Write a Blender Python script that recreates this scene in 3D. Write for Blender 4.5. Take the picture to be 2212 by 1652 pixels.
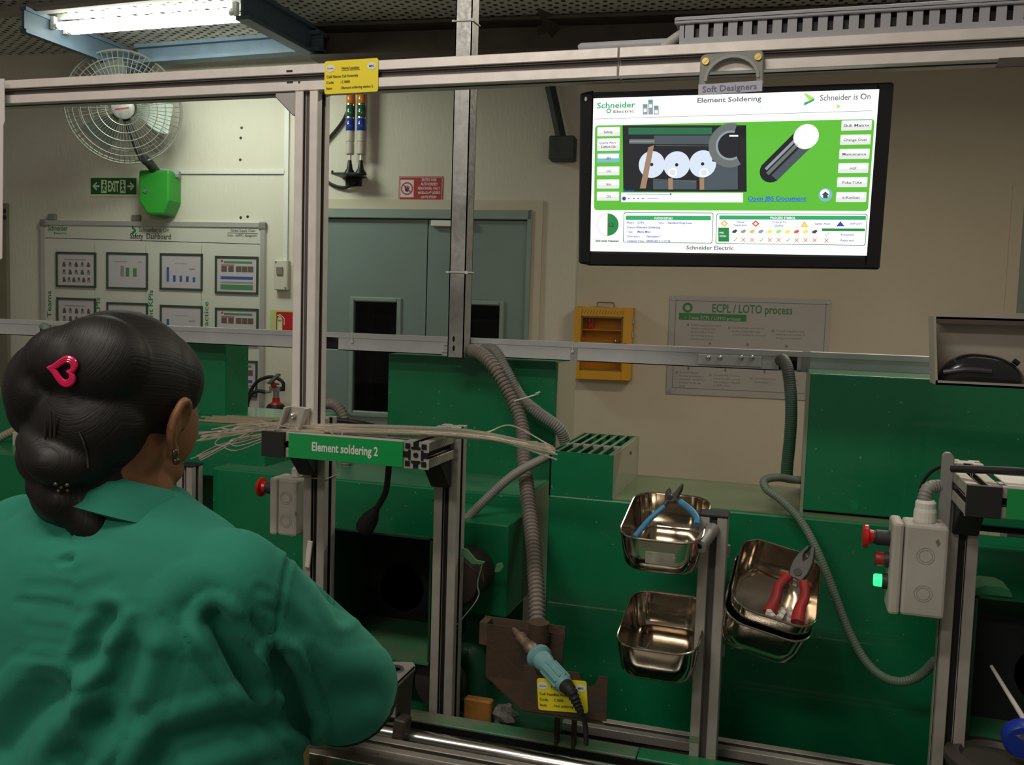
import bpy, bmesh, math, random
from mathutils import Vector as V, Matrix as M
random.seed(7)
R = math.radians
SC = bpy.context.scene
COL = SC.collection
for o in list(bpy.data.objects): bpy.data.objects.remove(o)

# ---------------------------------------------------------------- camera
F_PX, CX, CY = 2000.0, 1106.0, 826.0
CAM = V((0.0, 0.0, 1.45))
CROT = M.Rotation(R(17), 3, 'Z') @ M.Rotation(R(90 - 4.5), 3, 'X') @ M.Rotation(R(1.75), 3, 'Z')
cd = bpy.data.cameras.new('camera'); cam = bpy.data.objects.new('camera', cd); COL.objects.link(cam)
cam.matrix_world = M.Translation(CAM) @ CROT.to_4x4()
cd.sensor_width = 36; cd.lens = 36 * F_PX / 2212; cd.clip_start = 0.02; cd.clip_end = 60
SC.camera = cam

# ---------------------------------------------------------------- world, lamps, exposure
w = bpy.data.worlds.new('world'); SC.world = w; w.use_nodes = True
bg = w.node_tree.nodes['Background']; bg.inputs[0].default_value = (1.0, 0.90, 0.76, 1); bg.inputs[1].default_value = 0.15
SC.view_settings.view_transform = 'Standard'; SC.view_settings.look = 'None'
SC.view_settings.exposure = 0.0; SC.view_settings.gamma = 1.0; SC.view_settings.use_curve_mapping = False
def tube_light(name, loc, sx, sy, power, color, rot=(0, 0, 0)):
    l = bpy.data.lights.new(name, 'AREA'); l.shape = 'RECTANGLE'; l.size = sx; l.size_y = sy
    l.energy = power; l.color = color
    o = bpy.data.objects.new(name, l); COL.objects.link(o); o.location = loc; o.rotation_euler = rot
    return o
# fluorescent battens over the aisle and the benches above the picture, and an added wall fill
tube_light('aisle_lamp', (-0.9, 0.35, 2.75), 1.2, 0.16, 15, (1.0, 0.93, 0.82), (R(20), 0, 0))
tube_light('aisle_lamp_behind', (-0.9, -1.3, 2.9), 1.2, 0.16, 15, (1.0, 0.90, 0.80), (R(60), 0, 0))
tube_light('bench_lamp', (0.55, 1.75, 2.75), 0.6, 0.12, 5, (1.0, 0.93, 0.82))
tube_light('wall_fill', (-3.75, 5.0, 3.0), 0.6, 0.16, 13, (0.86, 1.0, 0.86), (R(28), 0, 0))  # added fill near the tube lamp, brightens the left wall
tube_light('hall_lamp', (0.7, 3.7, 2.85), 1.2, 0.16, 34, (1.0, 0.90, 0.72))

# ---------------------------------------------------------------- pixel helpers
def ray(px, py): return CROT @ V(((px - CX) / F_PX, -(py - CY) / F_PX, -1.0))
def at(px, py, Y):
    d = ray(px, py); return CAM + d * ((Y - CAM.y) / d.y)
def atd(px, py, depth): return CAM + ray(px, py) * depth
class Frame:                                        # an upright plane: local x along it, local z up, local -y towards the camera
    def __init__(s, origin, rotz):
        s.o = V(origin); s.r = rotz
        s.ex = V((math.cos(rotz), math.sin(rotz), 0)); s.n = V((math.sin(rotz), -math.cos(rotz), 0))
    def hit(s, px, py, off=0.0):                    # world point on the plane moved off towards the camera
        d = ray(px, py); p0 = s.o + s.n * off
        return CAM + d * ((p0 - CAM).dot(s.n) / d.dot(s.n))
    def rect(s, x0, y0, x1, y1, off=0.0):           # centre, width, height of a rectangle seen at these pixels
        a, b, c, d = s.hit(x0, y0, off), s.hit(x1, y0, off), s.hit(x0, y1, off), s.hit(x1, y1, off)
        ctr = (a + b + c + d) / 4
        wd = ((b - a).dot(s.ex) + (d - c).dot(s.ex)) / 2
        return ctr, wd, ((a.z - c.z) + (b.z - d.z)) / 2
def bench(Y): return Frame((0, Y, 0), 0.0)
WR = R(5.5)
WALL = Frame(CAM + CROT @ V((0, 0, -6.6)), WR)

# ---------------------------------------------------------------- materials
def lin(h):
    if not isinstance(h, str): return h
    c = [int(h[i:i + 2], 16) / 255 for i in (0, 2, 4)]
    return tuple(x / 12.92 if x <= .04045 else ((x + .055) / 1.055) ** 2.4 for x in c)
MATS = {}
def mat(name, col=(.5, .5, .5), rough=.5, metal=0.0, var=0.0, vs=8.0, col2=None, bump=0.0, bs=200.0, emit=0.0, stretch=(1, 1, 1),
        speck=None, sps=60.0, spt=.72, rvar=0.0, coat=0.0, trans=0.0, alpha=1.0, aniso=0.0, ior=1.45, spec=.5):
    if name in MATS: return MATS[name]
    m = bpy.data.materials.new(name); m.use_nodes = True; MATS[name] = m
    nt = m.node_tree; N = nt.nodes; L = nt.links; b = N['Principled BSDF']
    col = lin(col); b.inputs['Base Color'].default_value = (*col, 1); b.inputs['Roughness'].default_value = rough
    b.inputs['Metallic'].default_value = metal; b.inputs['IOR'].default_value = ior
    b.inputs['Specular IOR Level'].default_value = spec
    b.inputs['Transmission Weight'].default_value = trans; b.inputs['Alpha'].default_value = alpha
    b.inputs['Coat Weight'].default_value = coat; b.inputs['Anisotropic'].default_value = aniso
    if emit:
        b.inputs['Emission Color'].default_value = (*col, 1); b.inputs['Emission Strength'].default_value = emit
        b.inputs['Base Color'].default_value = (0.02, 0.02, 0.02, 1)
    tc = mp = None
    def coords():
        nonlocal tc, mp
        if mp is None:
            tc = N.new('ShaderNodeTexCoord'); mp = N.new('ShaderNodeMapping'); L.new(tc.outputs['Object'], mp.inputs[0])
            mp.inputs['Scale'].default_value = stretch
        return mp.outputs[0]
    def noise(scale, detail=4):
        n = N.new('ShaderNodeTexNoise'); n.inputs['Scale'].default_value = scale; n.inputs['Detail'].default_value = detail
        L.new(coords(), n.inputs['Vector']); return n
    if var or col2:
        n = noise(vs); cr = N.new('ShaderNodeValToRGB'); L.new(n.outputs[0], cr.inputs[0])
        c2 = lin(col2) if col2 else tuple(max(0, c * (1 - var)) for c in col); c1 = col if col2 else tuple(min(1, c * (1 + var)) for c in col)
        cr.color_ramp.elements[0].position = .32; cr.color_ramp.elements[1].position = .68
        cr.color_ramp.elements[0].color = (*c2, 1); cr.color_ramp.elements[1].color = (*c1, 1)
        out = cr.outputs[0]
        if speck:
            n2 = noise(sps, 2); r2 = N.new('ShaderNodeValToRGB'); L.new(n2.outputs[0], r2.inputs[0])
            r2.color_ramp.elements[0].position = spt; r2.color_ramp.elements[1].position = spt + .04
            mx = N.new('ShaderNodeMix'); mx.data_type = 'RGBA'; L.new(r2.outputs[0], mx.inputs[0]); L.new(out, mx.inputs[6])
            mx.inputs[7].default_value = (*lin(speck), 1); out = mx.outputs[2]
        L.new(out, b.inputs['Base Color'])
    if rvar:
        n = noise(vs * 2.3); mr = N.new('ShaderNodeMapRange'); L.new(n.outputs[0], mr.inputs[0])
        mr.inputs[1].default_value = .3; mr.inputs[2].default_value = .7
        mr.inputs[3].default_value = max(.02, rough - rvar); mr.inputs[4].default_value = min(1, rough + rvar); L.new(mr.outputs[0], b.inputs['Roughness'])
    if bump:
        n = noise(bs, 5); bp = N.new('ShaderNodeBump'); bp.inputs['Strength'].default_value = bump; bp.inputs['Distance'].default_value = .004
        L.new(n.outputs[0], bp.inputs['Height']); L.new(bp.outputs[0], b.inputs['Normal'])
    return m

# ---------------------------------------------------------------- mesh builder
_TXT = {}
def text_mesh(s, bold=0.0):
    k = (s, bold)
    if k not in _TXT:
        c = bpy.data.curves.new('lettering', 'FONT'); c.body = s; c.size = 1.0; c.offset = bold; c.resolution_u = 2
        o = bpy.data.objects.new('lettering', c); COL.objects.link(o)
        me = o.to_mesh(); vs = [tuple(v.co) for v in me.vertices]; fs = [tuple(p.vertices) for p in me.polygons]
        o.to_mesh_clear(); bpy.data.objects.remove(o); bpy.data.curves.remove(c)
        _TXT[k] = (vs, fs)
    return _TXT[k]
def rmat(rx=0, ry=0, rz=0): return M.Rotation(rz, 3, 'Z') @ M.Rotation(ry, 3, 'Y') @ M.Rotation(rx, 3, 'X')
def spline(pts, n=8):                               # Catmull-Rom through the points
    P = [V(p) for p in pts]
    if len(P) < 3: return P
    out = []
    for i in range(len(P) - 1):
        p0 = P[i - 1] if i else P[0] * 2 - P[1]; p1, p2 = P[i], P[i + 1]
        p3 = P[i + 2] if i + 2 < len(P) else P[-1] * 2 - P[-2]
        for k in range(n):
            t = k / n; t2 = t * t; t3 = t2 * t
            out.append(.5 * ((2 * p1) + (p2 - p0) * t + (2 * p0 - 5 * p1 + 4 * p2 - p3) * t2 + (3 * p1 - p0 - 3 * p2 + p3) * t3))
    out.append(P[-1]); return out
def resample(P, step):
    out = [P[0]]; acc = 0.0
    for a, b in zip(P, P[1:]):
        L = (b - a).length
        if L < 1e-9: continue
        t = step - acc
        while t <= L:
            out.append(a.lerp(b, t / L)); t += step
        acc = (acc + L) % step
    return out
class MB:
    def __init__(s): s.v = []; s.f = []; s.mi = []; s.cur = 0
    def use(s, i): s.cur = i; return s
    def add(s, vs, fs):
        b = len(s.v); s.v += [V(v) for v in vs]
        for f in fs: s.f.append(tuple(b + i for i in f)); s.mi.append(s.cur)
        return s
    def box(s, c, d, rot=None):
        c = V(c); hx, hy, hz = d[0] / 2, d[1] / 2, d[2] / 2
        vs = [V((x, y, z)) for x in (-hx, hx) for y in (-hy, hy) for z in (-hz, hz)]
        if rot is not None: vs = [rot @ v for v in vs]
        return s.add([c + v for v in vs], [(0, 1, 3, 2), (4, 6, 7, 5), (0, 4, 5, 1), (2, 3, 7, 6), (0, 2, 6, 4), (1, 5, 7, 3)])
    def box2(s, a, b): return s.box([(a[i] + b[i]) / 2 for i in range(3)], [abs(b[i] - a[i]) for i in range(3)])
    def tube(s, pts, r, n=10, cap=True, closed=False):
        P = [V(p) for p in pts]; k = len(P)
        rr = r if isinstance(r, (list, tuple)) else [r] * k
        T = []
        for i in range(k):
            a = P[i - 1] if i or closed else P[0]; b = P[(i + 1) % k] if i + 1 < k or closed else P[-1]
            t = b - a; T.append(t.normalized() if t.length > 1e-9 else (T[-1] if T else V((0, 0, 1))))
        up = V((0, 0, 1)) if abs(T[0].z) < .9 else V((1, 0, 0))
        nrm = (up - T[0] * up.dot(T[0])).normalized(); vs = []; fs = []
        for i in range(k):
            if i:
                nrm = nrm - T[i] * nrm.dot(T[i])
                nrm = nrm.normalized() if nrm.length > 1e-6 else T[i].orthogonal().normalized()
            bn = T[i].cross(nrm)
            for j in range(n):
                a = 2 * math.pi * j / n; vs.append(P[i] + (nrm * math.cos(a) + bn * math.sin(a)) * rr[i])
        m = k if closed else k - 1
        for i in range(m):
            for j in range(n):
                a, b = i * n + j, i * n + (j + 1) % n; c, d = ((i + 1) % k) * n + (j + 1) % n, ((i + 1) % k) * n + j
                fs.append((a, b, c, d))
        if cap and not closed: fs += [tuple(range(n - 1, -1, -1)), tuple((k - 1) * n + j for j in range(n))]
        return s.add(vs, fs)
    def cyl(s, a, b, r, r2=None, n=20, cap=True): return s.tube([a, b], [r, r if r2 is None else r2], n, cap)
    def lathe(s, prof, o=(0, 0, 0), axis='Z', n=24, rot=None):   # prof: (radius, height) pairs
        vs = []; fs = []; o = V(o)
        ax = {'Z': lambda x, y, h: V((x, y, h)), 'Y': lambda x, y, h: V((x, h, y)), 'X': lambda x, y, h: V((h, x, y))}[axis]
        for r_, h in prof:
            for j in range(n):
                a = 2 * math.pi * j / n; p = ax(r_ * math.cos(a), r_ * math.sin(a), h)
                vs.append(o + (rot @ p if rot is not None else p))
        for i in range(len(prof) - 1):
            for j in range(n): fs.append((i * n + j, i * n + (j + 1) % n, (i + 1) * n + (j + 1) % n, (i + 1) * n + j))
        if prof[0][0] > 1e-6: fs.append(tuple(range(n - 1, -1, -1)))
        if prof[-1][0] > 1e-6: fs.append(tuple((len(prof) - 1) * n + j for j in range(n)))
        return s.add(vs, fs)
    def prism(s, poly, y0, y1, fn=None):            # polygon in x,z pushed from y0 to y1
        n = len(poly); fn = fn or (lambda x, y, z: (x, y, z))
        vs = [fn(x, y0, z) for x, z in poly] + [fn(x, y1, z) for x, z in poly]
        fs = [tuple(range(n)), tuple(range(2 * n - 1, n - 1, -1))] + [(i, i + n, (i + 1) % n + n, (i + 1) % n) for i in range(n)]
        return s.add(vs, fs)
    def ell(s, c, d, n=24, m=14, rot=None):
        vs = []; fs = []; c = V(c)
        for i in range(1, m):
            th = math.pi * i / m
            for j in range(n):
                a = 2 * math.pi * j / n; p = V((d[0] * math.sin(th) * math.cos(a), d[1] * math.sin(th) * math.sin(a), d[2] * math.cos(th)))
                vs.append(c + (rot @ p if rot is not None else p))
        t = V((0, 0, d[2])); t = rot @ t if rot is not None else t
        vs += [c + t, c - t]; T, B = len(vs) - 2, len(vs) - 1
        for i in range(m - 2):
            for j in range(n): fs.append((i * n + j, (i + 1) * n + j, (i + 1) * n + (j + 1) % n, i * n + (j + 1) % n))
        for j in range(n): fs.append((T, j, (j + 1) % n)); fs.append((B, (m - 2) * n + (j + 1) % n, (m - 2) * n + j))
        return s.add(vs, fs)
    def quad(s, x0, z0, x1, z1, y): return s.add([(x0, y, z0), (x1, y, z0), (x1, y, z1), (x0, y, z1)], [(0, 1, 2, 3)])
    def poly(s, pts, y): return s.add([(x, y, z) for x, z in pts], [tuple(range(len(pts)))])
    def disc(s, x, z, r, y, n=24, rz=None):
        return s.poly([(x + r * math.cos(2 * math.pi * i / n), z + (rz or r) * math.sin(2 * math.pi * i / n)) for i in range(n)], y)
    def ring(s, x, z, r0, r1, y, n=32, a0=0, a1=2 * math.pi):
        vs = []; fs = []
        for i in range(n + 1):
            a = a0 + (a1 - a0) * i / n
            vs += [(x + r0 * math.cos(a), y, z + r0 * math.sin(a)), (x + r1 * math.cos(a), y, z + r1 * math.sin(a))]
            if i: fs.append((2 * i - 2, 2 * i - 1, 2 * i + 1, 2 * i))
        return s.add(vs, fs)
    def line(s, x0, z0, x1, z1, w_, y):
        d = V((x1 - x0, z1 - z0)); d.normalize(); nx, nz = -d.y * w_ / 2, d.x * w_ / 2
        return s.poly([(x0 - nx, z0 - nz), (x1 - nx, z1 - nz), (x1 + nx, z1 + nz), (x0 + nx, z0 + nz)], y)
    def frame(s, x0, z0, x1, z1, w_, y):
        s.quad(x0, z0, x1, z0 + w_, y); s.quad(x0, z1 - w_, x1, z1, y); s.quad(x0, z0, x0 + w_, z1, y); return s.quad(x1 - w_, z0, x1, z1, y)
    def text(s, st, x, z, h, y, w_=None, align='L', bold=0.0, rot=0.0):   # h: cap height; w_: fit to this width
        vs, fs = text_mesh(st, bold)
        if not vs: return s
        x0 = min(v[0] for v in vs); x1 = max(v[0] for v in vs)
        sz = h / .69; sx = w_ / (x1 - x0) if w_ else sz; wd = (x1 - x0) * sx
        ox = {'L': 0, 'C': -wd / 2, 'R': -wd}[align]; c, sn = math.cos(rot), math.sin(rot); out = []
        for vx, vy, _ in vs:
            a, b = (vx - x0) * sx + ox, vy * sz; out.append((x + a * c - b * sn, y, z + a * sn + b * c))
        return s.add(out, fs)
    def xf(s, mtx, start=0):
        for i in range(start, len(s.v)): s.v[i] = mtx @ s.v[i]
        return s
    def build(s, name, mats, parent=None, smooth=False, bevel=0.0, loc=None, seg=1):
        me = bpy.data.meshes.new(name); mats = mats if isinstance(mats, (list, tuple)) else [mats]
        me.from_pydata([tuple(v) for v in s.v], [], s.f)
        for m in mats: me.materials.append(m)
        me.polygons.foreach_set('material_index', s.mi)
        if bevel:
            bm = bmesh.new(); bm.from_mesh(me); bmesh.ops.remove_doubles(bm, verts=bm.verts, dist=1e-6)
            ed = [e for e in bm.edges if len(e.link_faces) == 2 and e.calc_face_angle(0) > R(30)]
            bmesh.ops.bevel(bm, geom=ed, offset=bevel, segments=seg, affect='EDGES', profile=.5, clamp_overlap=True); bm.to_mesh(me); bm.free()
        if smooth:
            me.polygons.foreach_set('use_smooth', [True] * len(me.polygons)); me.set_sharp_from_angle(angle=R(38))
        me.update()
        o = bpy.data.objects.new(name, me); COL.objects.link(o)
        if parent: o.parent = parent
        if loc is not None: o.location = loc
        return o
def tag(o, label=None, cat=None, group=None, kind=None):
    for k, v in (('label', label), ('category', cat), ('group', group), ('kind', kind)):
        if v: o[k] = v
    return o
def thing(name, loc, label, cat, rotz=0.0, group=None, rot=None):
    o = bpy.data.objects.new(name, None); COL.objects.link(o); o.empty_display_size = .05; o.location = loc
    o.rotation_euler = rot if rot else (0, 0, rotz)
    return tag(o, label, cat, group)
def dup(root, loc, rot=None, label=None, group=None):
    r = root.copy(); COL.objects.link(r); r.location = loc
    if rot is not None: r.rotation_euler = rot
    if label: r['label'] = label
    if group: r['group'] = group
    for ch in root.children:
        c = ch.copy(); COL.objects.link(c); c.parent = r
        for g in ch.children:
            d = g.copy(); COL.objects.link(d); d.parent = c
    return r
def share(o, parent, loc=None, rot=None):           # another part with the same mesh
    c = o.copy(); COL.objects.link(c); c.parent = parent
    if loc is not None: c.location = loc
    if rot is not None: c.rotation_euler = rot
    return c
def loose(name, mb, mats, label, cat, group=None, smooth=True, origin=None, bevel=0.0):   # a thing that is one mesh, points given in the world
    o = V(origin) if origin is not None else sum((V(v) for v in mb.v), V((0, 0, 0))) / len(mb.v)
    mb.v = [V(v) - o for v in mb.v]
    return tag(mb.build(name, mats, None, smooth, bevel, loc=o), label, cat, group)

# ---------------------------------------------------------------- palette
m_wall = mat('wall_plaster', (.66, .61, .50), .75, var=.05, vs=1.3, bump=.6, bs=50, stretch=(1, 1, .3))
m_wallplain = mat('wall_render', (.60, .53, .40), .75, var=.05, vs=1.3, bump=.12, bs=160)
m_green = mat('green_enamel', (.006, .175, .068), .30, coat=.25, var=.10, vs=5, bump=.05, bs=90, speck=(.16, .30, .2), sps=95, spt=.70)
m_greenlip = mat('worn_green_paint', (.07, .24, .12), .5, col2=(.20, .22, .15), vs=14, bump=.15, bs=120)
m_dusty = mat('dusty_green_paint', (.02, .20, .075), .6, col2=(.11, .17, .10), vs=9, bump=.3, bs=150)
m_alu = mat('anodised_aluminium', (.74, .69, .65), .45, metal=.25, var=.05, vs=20, rvar=.08)
m_aludim = mat('dimmed_aluminium', (.43, .40, .355), .5, metal=.3, var=.10, vs=18, rvar=.1)  # darker copy of the aluminium, paints in the dimmer light lower down
m_slot = mat('profile_slot', (.115, .10, .092), .6, metal=.3)
m_slotdark = mat('black_slot_strip', (.012, .012, .012), .6)
m_galv = mat('galvanised_steel', (.43, .43, .42), .42, metal=.55, col2=(.33, .33, .32), vs=45, rvar=.1)
m_trunk = mat('grey_trunking', (.62, .64, .645), .45, metal=.3, var=.07, vs=14)
m_pvc = mat('grey_pvc', (.36, .36, .39), .5, var=.06, vs=20)
m_black = mat('black_plastic', (.012, .012, .014), .42)
m_rubber = mat('black_rubber', (.014, .013, .013), .6)
m_white = mat('white_plastic', (.72, .70, .64), .5)
m_paper = mat('paper', (.66, .62, .60), .6, var=.03, vs=6)
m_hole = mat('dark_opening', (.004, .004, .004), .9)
m_screw = mat('zinc_screw', (.75, .74, .70), .3, metal=.9)
m_steel = mat('stainless_steel', (.60, .54, .45), .15, metal=1.0, col2=(.50, .43, .35), vs=7, rvar=.06)
m_rust = mat('rusty_sheet', (.060, .050, .042), .65, metal=.35, col2=(.10, .055, .03), vs=18, bump=.25, bs=110)
m_ink = mat('black_ink', (.02, .02, .02), .6)
m_inkgreen = mat('green_ink', (.02, .22, .07), .6)
m_grey = mat('grey_ink', (.18, .18, .18), .6)
m_blueink = mat('blue_ink', (.035, .07, .30), .6)
m_yellow = mat('yellow_card', (.86, .70, .02), .45)
m_red = mat('red_plastic', (.52, .015, .02), .4)
# ================================================================ the room
def structure(name, mb, m, **k):
    return tag(mb.build(name, m, **k), kind='structure')
WO = WALL.o.copy(); WO.z = 0.0
def wloc(px, py, off=0.0):                          # wall-local x, z of a pixel
    p = WALL.hit(px, py, off); d = p - WO; return d.dot(WALL.ex), p.z
WM = M.Translation(WO) @ M.Rotation(WR, 4, 'Z')
xr = wloc(1246, 700)[0]
dl, dr, dtop = wloc(688, 600)[0], wloc(1146, 600)[0], wloc(920, 453)[1]
b = MB(); b.box2((-7.5, 0, 0), (dl, .12, 3.36)); b.box2((dr, 0, 0), (xr, .12, 3.36)); b.box2((dl, 0, dtop), (dr, .12, 3.36))
b.xf(WM); structure('wall_back', b, m_wall)
rl = wloc(2196, 640, .03)[0]
b = MB(); b.box2((xr, -.03, 0), (rl, .12, 3.36)); b.box2((rl + .95, -.03, 0), (6.5, .12, 3.36)); b.box2((rl, -.03, 2.25), (rl + .95, .12, 3.36))
b.xf(WM); structure('wall_right', b, m_wallplain)
b = MB(); b.box2((-9, -4, -.05), (8, 8, 0)); structure('floor', b, mat('concrete_floor', (.23, .22, .20), .6, var=.2, vs=2, bump=.1, bs=40))
# perforated ceiling sheets
m_ceil = bpy.data.materials.new('perforated_ceiling'); m_ceil.use_nodes = True
N = m_ceil.node_tree.nodes; L = m_ceil.node_tree.links
tc = N.new('ShaderNodeTexCoord'); vo = N.new('ShaderNodeTexVoronoi'); vo.inputs['Scale'].default_value = 17; vo.inputs['Randomness'].default_value = .12
mpn = N.new('ShaderNodeMapping'); mpn.inputs['Rotation'].default_value = (0, 0, R(32)); L.new(tc.outputs['Object'], mpn.inputs[0]); L.new(mpn.outputs[0], vo.inputs['Vector'])
cr = N.new('ShaderNodeValToRGB'); L.new(vo.outputs[0], cr.inputs[0]); cr.color_ramp.elements[0].position = .30; cr.color_ramp.elements[1].position = .36
cr.color_ramp.elements[0].color = (.02, .02, .018, 1); cr.color_ramp.elements[1].color = (.66, .65, .58, 1)
L.new(cr.outputs[0], N['Principled BSDF'].inputs['Base Color']); N['Principled BSDF'].inputs['Roughness'].default_value = .7
b = MB(); b.box2((-9, 2.2, 3.31), (8, 8, 3.35)); structure('ceiling', b, m_ceil)
m_brown = mat('brown_steel', (.10, .08, .06), .7, var=.2, vs=4)
m_bluesteel = mat('blue_steel', (.105, .155, .205), .55, var=.12, vs=6)
# brown girder under the ceiling along the wall head
b = MB(); gx = wloc(738, 100)[0]
b.box2((gx, -.55, 3.08), (6.4, -.20, 3.10)); b.box2((gx, -.39, 3.10), (6.4, -.36, 3.29)); b.box2((gx, -.55, 3.28), (6.4, -.2, 3.30))
b.xf(WM); structure('trim_1', b, m_brown)
# ceiling bracing on the dark side
b = MB()
b.tube([atd(1150, -30, 5.6), atd(1215, 112, 6.2)], .05, 4); b.tube([atd(1160, 60, 6.0), atd(1260, 60, 6.0)], .05, 4)
structure('trim_2', b, m_brown)
# double door: frame, two leaves, vision panels
DO = M.Translation(WO) @ M.Rotation(WR, 4, 'Z')
door = thing('door_1', WO, None, None, WR); door['kind'] = 'structure'
m_door = mat('grey_green_door', (.21, .27, .245), .28, var=.05, vs=2.2, coat=.3)
m_frame = mat('door_frame_paint', (.25, .31, .27), .4, var=.06, vs=5)
mid = wloc(921, 600)[0]; zt = dtop - .012
b = MB(); b.box2((dl, -.03, dtop - .065), (dr, .08, dtop)); b.box2((dl, -.03, 0), (dl + .03, .08, dtop)); b.box2((dr - .03, -.03, 0), (dr, .08, dtop))
b.build('door_frame', m_frame, door, bevel=.004)
zt = dtop - .07
def leaf(x0, x1, wx0, wx1, wz0, wz1):
    b = MB(); y0, y1 = .012, .05
    b.box2((x0, y0, 0), (wx0, y1, zt)); b.box2((wx1, y0, 0), (x1, y1, zt)); b.box2((wx0, y0, 0), (wx1, y1, wz0)); b.box2((wx0, y0, wz1), (wx1, y1, zt))
    lf = b.build('door_leaf', m_door, door)
    b = MB(); t = .035
    for A, B_ in (((wx0 - t, -.004, wz0 - t), (wx0, .014, wz1 + t)), ((wx1, -.004, wz0 - t), (wx1 + t, .014, wz1 + t)), ((wx0, -.004, wz0 - t), (wx1, .014, wz0)), ((wx0, -.004, wz1), (wx1, .014, wz1 + t))): b.box2(A, B_)
    b.build('vision_frame', m_frame, lf, bevel=.008)
    b = MB(); b.box2((wx0, .026, wz0), (wx1, .031, wz1))
    b.build('pane', mat('door_glass', (.9, .95, .93), .02, trans=1.0, alpha=1.0, ior=1.2), lf)
wz1 = wloc(810, 652)[1]; wz0 = wloc(810, 889)[1]
leaf(dl + .032, mid - .004, wloc(762, 770)[0], wloc(857, 700)[0], wz0, wz1)
leaf(mid + .004, dr - .032, wloc(985, 700)[0], wloc(1078, 720)[0], wz0, wz1)
c1 = wloc(942, 483); b = MB(); b.box((c1[0] + .12, -.012, c1[1]), (.30, .045, .042)); b.build('door_closer', m_white, door, bevel=.004)
# dim room beyond the glass
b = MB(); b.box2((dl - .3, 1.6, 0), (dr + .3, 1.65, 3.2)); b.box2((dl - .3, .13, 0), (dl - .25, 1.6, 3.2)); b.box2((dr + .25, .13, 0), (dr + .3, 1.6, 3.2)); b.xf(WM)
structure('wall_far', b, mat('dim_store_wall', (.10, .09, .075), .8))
b = MB()
for i in range(4): b.box2((dl + .05, 1.0, .5 + .42 * i), (dr - .05, 1.4, .53 + .42 * i))
for x in (dl + .05, mid, dr - .05): b.box2((x - .02, 1.0, 0), (x + .02, 1.4, 2.2))
b.xf(WM); loose('storage_rack', b, mat('dark_rack', (.03, .03, .04), .6), 'dark storage rack seen through the glass panes of the double door', 'rack', smooth=False)
b = MB()
for i in range(5): b.box2((mid - 1.05 + .17 * i, 1.0, 1.84), (mid - .92 + .17 * i, 1.3, 1.97))
b.xf(WM)
for i in range(5):
    q = MB(); x = mid - .72 + .13 * i; q.box2((x, .98, 1.79), (x + .10, 1.28, 1.92 + .02 * (i % 2))); q.xf(WM)
    loose('storage_box', q, mat('brown_carton', (.40, .27, .14), .8), 'small brown carton on the rack behind the door glass', 'box', 'cartons behind the door glass', False, bevel=.003)
# architrave round the door
b = MB(); b.box2((dr, -.018, 0), (dr + .075, 0, dtop + .07)); b.box2((dl - .075, -.018, 0), (dl, 0, dtop + .07)); b.box2((dl, -.018, dtop), (dr, 0, dtop + .07)); b.xf(WM)
structure('trim_3', b, m_wallplain)
# door at the right edge, brown door at the left edge
d2 = thing('door_2', WO, None, None, WR); d2['kind'] = 'structure'
b = MB(); b.box2((rl, -.03, 0), (rl + .05, .06, 2.25)); b.box2((rl + .9, -.03, 0), (rl + .95, .06, 2.25)); b.box2((rl + .05, -.03, 2.2), (rl + .9, .06, 2.25)); b.build('door_frame', m_frame, d2, bevel=.004)
b = MB(); b.box2((rl + .05, .0, 0), (rl + .9, .04, 2.2)); b.build('door_leaf', mat('dark_green_door', (.05, .075, .06), .45), d2)
b = MB(); b.box2((rl - .07, -.045, 0), (rl, -.03, 2.32)); b.xf(WM); structure('trim_4', b, m_wallplain)
lx = wloc(22, 600)[0]; lz = wloc(15, 440)[1]
d3 = thing('door_3', WO, None, None, WR); d3['kind'] = 'structure'
b = MB(); b.box2((lx - .9, -.035, 0), (lx, 0, lz)); b.build('door_leaf', mat('brown_door', (.20, .17, .12), .6, var=.1, vs=3), d3, bevel=.003)
b = MB(); b.box2((lx - .2, -.05, lz - .075), (lx, -.035, lz - .045)); b.box2((lx - .2, -.05, lz - .125), (lx, -.035, lz - .095)); b.build('hinge', m_black, d3)
# thin conduit trims on the wall
def wtrim(name, a, c, t=.02):
    p, q = wloc(*a), wloc(*c); b = MB()
    b.box2((min(p[0], q[0]) - (t / 2 if abs(p[0] - q[0]) < .1 else 0), -.016, min(p[1], q[1]) - (t / 2 if abs(p[1] - q[1]) < .1 else 0)),
           (max(p[0], q[0]) + (t / 2 if abs(p[0] - q[0]) < .1 else 0), 0, max(p[1], q[1]) + (t / 2 if abs(p[1] - q[1]) < .1 else 0))); b.xf(WM)
    return b
loose('wall_trunking', wtrim('t', (388, 372), (617, 372), .026), m_white, 'thin cream trunking running level from the green fan box', 'trunking', smooth=False)
loose('wall_trunking', wtrim('t', (620, 210), (619, 600), .022), m_white, 'thin cream upright trunking above the wall switch', 'trunking', smooth=False)

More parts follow.
